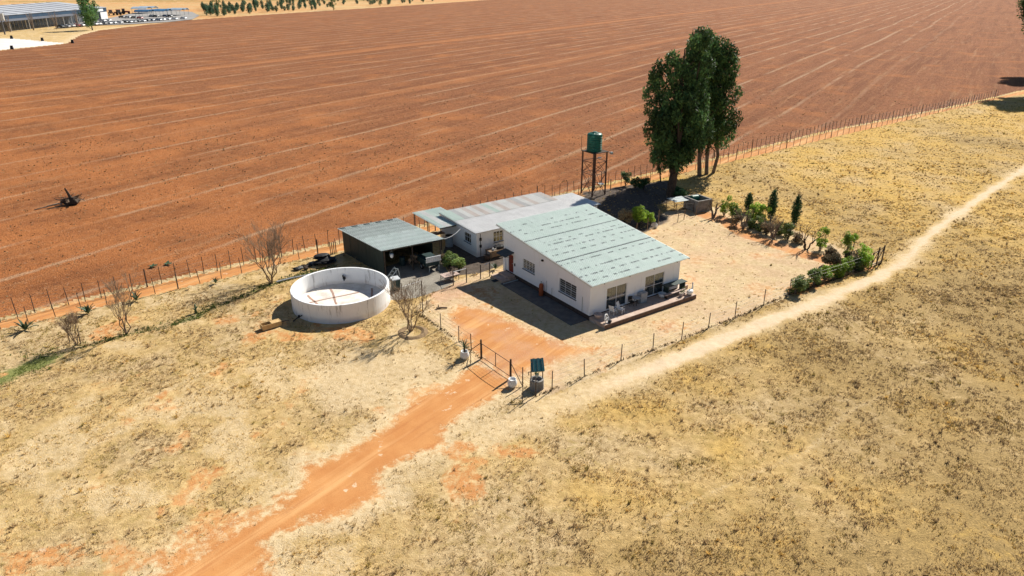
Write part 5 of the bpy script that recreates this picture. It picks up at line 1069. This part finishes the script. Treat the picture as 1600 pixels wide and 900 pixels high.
# ------------------------------------------------------------------ far side of the field: warehouse, car park, plantation
RB, LB = G(169, 31.5), G(0, 50); e = RB-LB; ew = np.hypot(*e); d_ = e/ew; LB2 = LB-d_*60; aw_ = math.atan2(e[1], e[0]); LW = ew+60
wh = thing('warehouse', 'long low dealership warehouse with grey roof and dark blue fascia', 'building', LB2, aw_)
HW, DW = 7.6, 62.0
mb = MB(); mb.box(0, LW, .4, DW, -1, HW-2.4); mb.build('wall', M['wh_wall'], wh)
nb = 18
for i in range(nb):
    x0 = i*LW/nb; x1 = (i+1)*LW/nb; mb = MB(); mb.box(x0+.35, x1-.35, .15, .39, .3, HW-2.5); p = mb.build('window', M['wh_glass'], wh)
    for k in (1, 2): mb = MB(); x = x0+(x1-x0)*k/3; mb.box(x-.08, x+.08, .05, .149, .3, HW-2.5); mb.build('mullion', M['wh_wall'], p)
for i in range(0, nb+1, 3): mb = MB(); x = i*LW/nb; mb.box(x-.3, x+.3, -.1, .38, -1, HW-2.5); mb.build('pillar', M['wh_wall'], wh)
mb = MB(); mb.box(-.3, LW+.3, -.2, DW, HW-2.398, HW); mb.build('fascia', M['wh_blue'], wh)
mb = MB(); mb.hexa([(-.5, -.5, HW+.02), (LW+.5, -.5, HW+.02), (LW+.5, DW/2, HW+3.2), (-.5, DW/2, HW+3.2)], [(-.5, -.5, HW+.2), (LW+.5, -.5, HW+.2), (LW+.5, DW/2, HW+3.4), (-.5, DW/2, HW+3.4)])
mb.hexa([(-.5, DW/2, HW+3.2), (LW+.5, DW/2, HW+3.2), (LW+.5, DW, HW+.1), (-.5, DW, HW+.1)], [(-.5, DW/2, HW+3.4), (LW+.5, DW/2, HW+3.4), (LW+.5, DW, HW+.3), (-.5, DW, HW+.3)]); rf = mb.build('roof', M['wh_roof'], wh)
for i in range(1, 15): mb = MB(); x = i*LW/15; mb.hexa([(x-.3, -.4, HW+.2), (x+.3, -.4, HW+.2), (x+.3, DW/2, HW+3.41), (x-.3, DW/2, HW+3.41)], [(x-.3, -.4, HW+.35), (x+.3, -.4, HW+.35), (x+.3, DW/2, HW+3.55), (x-.3, DW/2, HW+3.55)]); mb.build('roof_seam', M['wh_grey'], rf)
mb = MB(); xa = 60+ew*.62; mb.hexa([(-1, -5, 5.0), (xa, -5, 5.0), (xa, -.21, 5.5), (-1, -.21, 5.5)], [(-1, -5, 5.2), (xa, -5, 5.2), (xa, -.21, 5.75), (-1, -.21, 5.75)]); aw2 = mb.build('awning', M['wh_grey'], wh)
for i in range(9): mb = MB(); x = xa*i/8-.3; mb.tube((x, -4.7, -1), (x, -4.7, 5.0), .16); mb.build('awning_post', M['wh_wall'], aw2)
mb = MB(); mb.box(LW-11, LW-4, -.32, -.21, HW-1.9, HW-.5); mb.build('sign_board', M['pale_paint'], wh)
mb = MB(); mb.box(LW-8, LW-.4, -.35, .3, 0, HW-2.5); mb.build('entrance_wall', M['pale_paint'], wh)

CPK = GL([(85, 45), (150, 40), (200, 38.5), (262, 35), (300, 31), (312, 25), (300, 19), (235, 15), (175, 28), (120, 36)])
b = MB(); b.add([(*p, .25) for p in CPK], [tuple(range(len(CPK)))]); M['asphalt'] = pmat('pale_asphalt', (.34, .32, .30), (.26, .245, .23), .1, .95, world=True); tag(b.build('car_park', M['asphalt']), kind='structure')
def car_mesh(name, paint):
    mb = MB(); L, Wd = 4.4, 1.78
    pr = [(-2.2, .35), (-2.2, .8), (-2.05, .98), (-1.3, 1.02), (-.75, 1.48), (.9, 1.5), (1.6, 1.05), (2.1, .98), (2.2, .7), (2.2, .35)]
    n = len(pr)
    def ext(p, w0, w1=None):
        vs = [(x, -w0, z) for x, z in p]+[(x, w0, z) for x, z in p]; m = len(p)
        mb.add(vs, [tuple(range(m)), tuple(range(m, 2*m))[::-1]]+[(i, m+i, m+(i+1) % m, (i+1) % m) for i in range(m)])
    mb.cur = 0; ext(pr, Wd/2)
    mb.cur = 1; ext([(-1.22, 1.06), (-.72, 1.44), (.86, 1.45), (1.48, 1.08)], Wd/2+.01)
    mb.hexa([(-1.34, -.75, 1.03), (-1.34, .75, 1.03), (-.8, .7, 1.5), (-.8, -.7, 1.5)], [(-1.38, -.75, 1.05), (-1.38, .75, 1.05), (-.84, .7, 1.52), (-.84, -.7, 1.52)])
    mb.hexa([(1.62, -.75, 1.06), (1.62, .75, 1.06), (.95, .7, 1.51), (.95, -.7, 1.51)], [(1.66, -.75, 1.08), (1.66, .75, 1.08), (.99, .7, 1.53), (.99, -.7, 1.53)])
    mb.cur = 2
    for x in (-1.35, 1.35):
        for y in (-.82, .82): mb.tube((x, y-.1, .32), (x, y+.1, .32), .33, n=10)
    return mb.mesh(name, [paint, M['wh_glass'], M['black']])
CM = {k: car_mesh('parked_car', pmat('car_paint_'+k, c, tuple(x*.9 for x in c), 2, .3, spec=.6)) for k, c in dict(white=(.75, .75, .75), silver=(.42, .44, .46), dark=(.05, .06, .07), red=(.35, .03, .03), blue=(.06, .10, .2)).items()}
rc = random.Random(2)
ROWS = [('left of the tall car park tree, before the warehouse', [(95.6, 44), (105, 43.5), (112.5, 42.5), (120, 42), (127.5, 41.7), (136, 41)], 'dark white white red white dark'),
 ('in the row right of the tall car park tree', [(148, 40), (154, 39.5), (162.5, 39), (170, 38.5), (177.5, 38), (187.5, 37.3)], 'white white dark white silver white'),
 ('in the second row by the warehouse corner', [(161, 34.5), (169, 34), (191, 28.5), (200, 29), (210, 29.5), (219, 30)], 'white white dark silver dark red'),
 ('in the front row near the blue shade nets', [(196, 36.5), (202.5, 36.3), (209, 35.9), (215.5, 35.4), (223, 34.8), (230, 34), (237, 33.7), (248, 33), (254, 32.6), (262, 32), (273, 31.5), (287, 30.6)], 'dark white silver dark white dark blue silver white white white white'),
 ('under the blue shade nets', [(238, 27), (244, 27.5), (259, 27), (265, 27)], 'silver dark blue dark')]
for where, ps, cols in ROWS:
    for (px, py), c in zip(ps, cols.split()):
        o = bpy.data.objects.new('parked_car', CM[c]); link(o); p = G(px, py); o.location = (p[0], p[1], .26); o.rotation_euler = (0, 0, aw_+math.pi/2+rc.uniform(-.08, .08)+R(-18))
        tag(o, f'{c if c != "dark" else "dark grey"} car parked {where}', 'car', f'{c} cars parked {where}')
def shade(label, px, py, L, D, mat, H=3.6):
    t = thing('shade_net_carport', label, 'carport', G(px, py), aw_)
    for x in (0, L/2, L):
        for y in (0, D): mb = MB(); mb.tube((x, y, -.3), (x, y, H), .12); mb.build('post', M['galv'], t)
    for k in range(2):
        mb = MB(); n = 6; x0, x1 = k*L/2, (k+1)*L/2; vs = []
        for i in range(n+1):
            f = i/n; x = x0+(x1-x0)*f; z = H+1.3*math.sin(math.pi*f); vs += [(x, -1, z), (x, D+1, z), (x, D+1, z+.1), (x, -1, z+.1)]
        mb.add(vs, [(i*4+j, i*4+4+j, i*4+4+(j+1) % 4, i*4+(j+1) % 4) for i in range(n) for j in range(4)]); mb.build('net', M[mat], t)
shade('blue shade net carport nearest the warehouse', 231, 27.5, 9, 8, 'blue_net'); shade('second blue shade net carport over the car park', 256, 26.5, 12, 8, 'blue_net'); shade('pale faded shade net carport at the right end', 282, 25, 14, 9, 'pale_net'); shade('grey-blue shade net carport behind the blue one', 228, 22, 20, 10, 'pale_net')
def tractor(label, px, py):
    t = thing('red_tractor', label, 'tractor', G(px, py), rc.uniform(0, 3), 'red tractors on the dealership yard'); t.scale = (1.4, 1.4, 1.4); m = CM['red'].materials[0]
    mb = MB(); mb.hexa([(-.5, -.5, .8), (2.2, -.4, .8), (2.2, .4, .8), (-.5, .5, .8)], [(-.5, -.5, 1.7), (2.2, -.4, 1.5), (2.2, .4, 1.5), (-.5, .5, 1.7)]); mb.build('bonnet', m, t)
    mb = MB(); mb.box(-1.6, -.2, -.8, .8, 1.3, 2.6); mb.build('cab', M['wh_glass'], t); mb = MB(); mb.box(-1.7, -.1, -.9, .9, 2.6, 2.75); mb.build('cab_roof', m, t)
    for x, r in ((-1.0, .85), (1.6, .5)):
        for y in (-.95, .95): mb = MB(); mb.tube((x, y-.22, r), (x, y+.22, r), r, n=14); mb.build('wheel', M['black'], t)
tractor('red tractor right beside the warehouse end wall', 174, 24); tractor('red tractor in the middle of the dealership yard', 196.5, 22); tractor('red tractor behind the parked cars', 184, 23.5)
# tall car park tree, saplings, lamp post, pad markers
eucalypt('tall loose-crowned tree in front of the warehouse', G(144.5, 47.2), 16.5, 5.4, 51, .35, (-.5, 0), 34, .22, 'bark', 36, 'car_park_tree', 'trees round the warehouse', .8, 8, 1.9)
for i, (px, py) in enumerate(((16, 50), (53, 47.5), (89, 45.5), (122, 43))):
    bare_tree('bare_sapling', ['leftmost', 'second', 'third', 'rightmost'][i]+' thin bare sapling before the warehouse awning', G(px, py), 9, .4, 90+i, 4, 'twig_grey', depth=4, r=.16)
t = thing('lamp_post', 'tall grey sign pole at the far left before the warehouse', 'pole', G(8, 54)); mb = MB(); mb.tube((0, 0, -1), (0, 0, 9), .35); mb.build('pole', M['wh_grey'], t); mb = MB(); mb.box(-1.6, 1.6, -.3, .3, 6.5, 9.8); mb.build('sign_panel', M['wh_wall'], t)
for i, (px, py) in enumerate(((19, 77), (66.5, 64), (113.5, 67.3), (18.5, 60.5))):
    t = thing('pad_marker', ['near', 'back middle', 'right corner', 'back left'][i]+' black marker block on the white gravel pad', 'marker', G(px, py), .3, 'marker blocks on the gravel pad'); mb = MB(); mb.hexa([(-.6, -.5, -.3), (.6, -.5, -.3), (.6, .5, -.3), (-.6, .5, -.3)], [(-.4, -.3, 1.3), (.4, -.3, 1.3), (.4, .3, 1.3), (-.4, .3, 1.3)]); mb.build('block', M['black'], t); mb = MB(); mb.box(-.45, .45, -.35, .35, 1.3, 1.4); mb.build('cap', M['black'], t)
YT = []
for k in range(4):
    r_ = random.Random(70+k); H_ = (7.5, 9, 6.5, 8)[k]; cl = []
    for i in range(16): f = i/15; rr = (.9+1.3*math.sin(math.pi*(.1+.85*f))); a_ = i*2.4; cl.append((rr*.4*math.cos(a_), rr*.4*math.sin(a_), H_*(.12+.85*f), rr*.7, rr*.7, H_*.09, r_.uniform(.6, 1.3)))
    me = leaf_mesh('crown', cl, 18, .95, M['leaf_far'], 200+k, .2, .6); mt = MB(); mt.tube((0, 0, -.5), (0, 0, H_*.75), .18, .05, 5); YT.append((me, mt.mesh('trunk', M['bark'])))
ry = random.Random(17); cnt = 0; used = []
while cnt < 150:
    px = ry.uniform(315, 735) if cnt > 75 else ry.uniform(315, 520); ylo = float(np.interp(px, [300, 420, 600, 760], [28.5, 20, 8.5, -1])); py = ylo-ry.uniform(0, 15)**1.0
    p = G(px, py)
    if py < -3 or any((p-q)@(p-q) < 9 for q in used): 
        cnt += .05; continue
    used.append(p); k = ry.randrange(4); t = thing('young_tree', 'young green plantation tree along the far edge of the field', 'tree', p, ry.random()*6, 'young plantation trees beyond the field'); s = ry.uniform(.6, 1.15); s *= .75; t.scale = (s*1.15, s*1.15, s*ry.uniform(.8, 1.1))
    fobj('crown', YT[k][0], t); fobj('trunk', YT[k][1], t); cnt += 1
for i, (px, py, h) in enumerate(((521, 15.5, 13), (340, 13, 12), (594, 9, 13), (661, 4, 10))):
    eucalypt(['dark tall tree on the field edge among the plantation', 'dark tall tree at the left end of the plantation', 'dark tree right of the plantation middle', 'dark tree at the right end of the plantation'][i], G(px, py), h, 3.6, 110+i, .3, (0, 0), 20, .15, 'bark', 22, 'edge_tree', 'dark trees on the far field edge', .9, 4, 1.2)
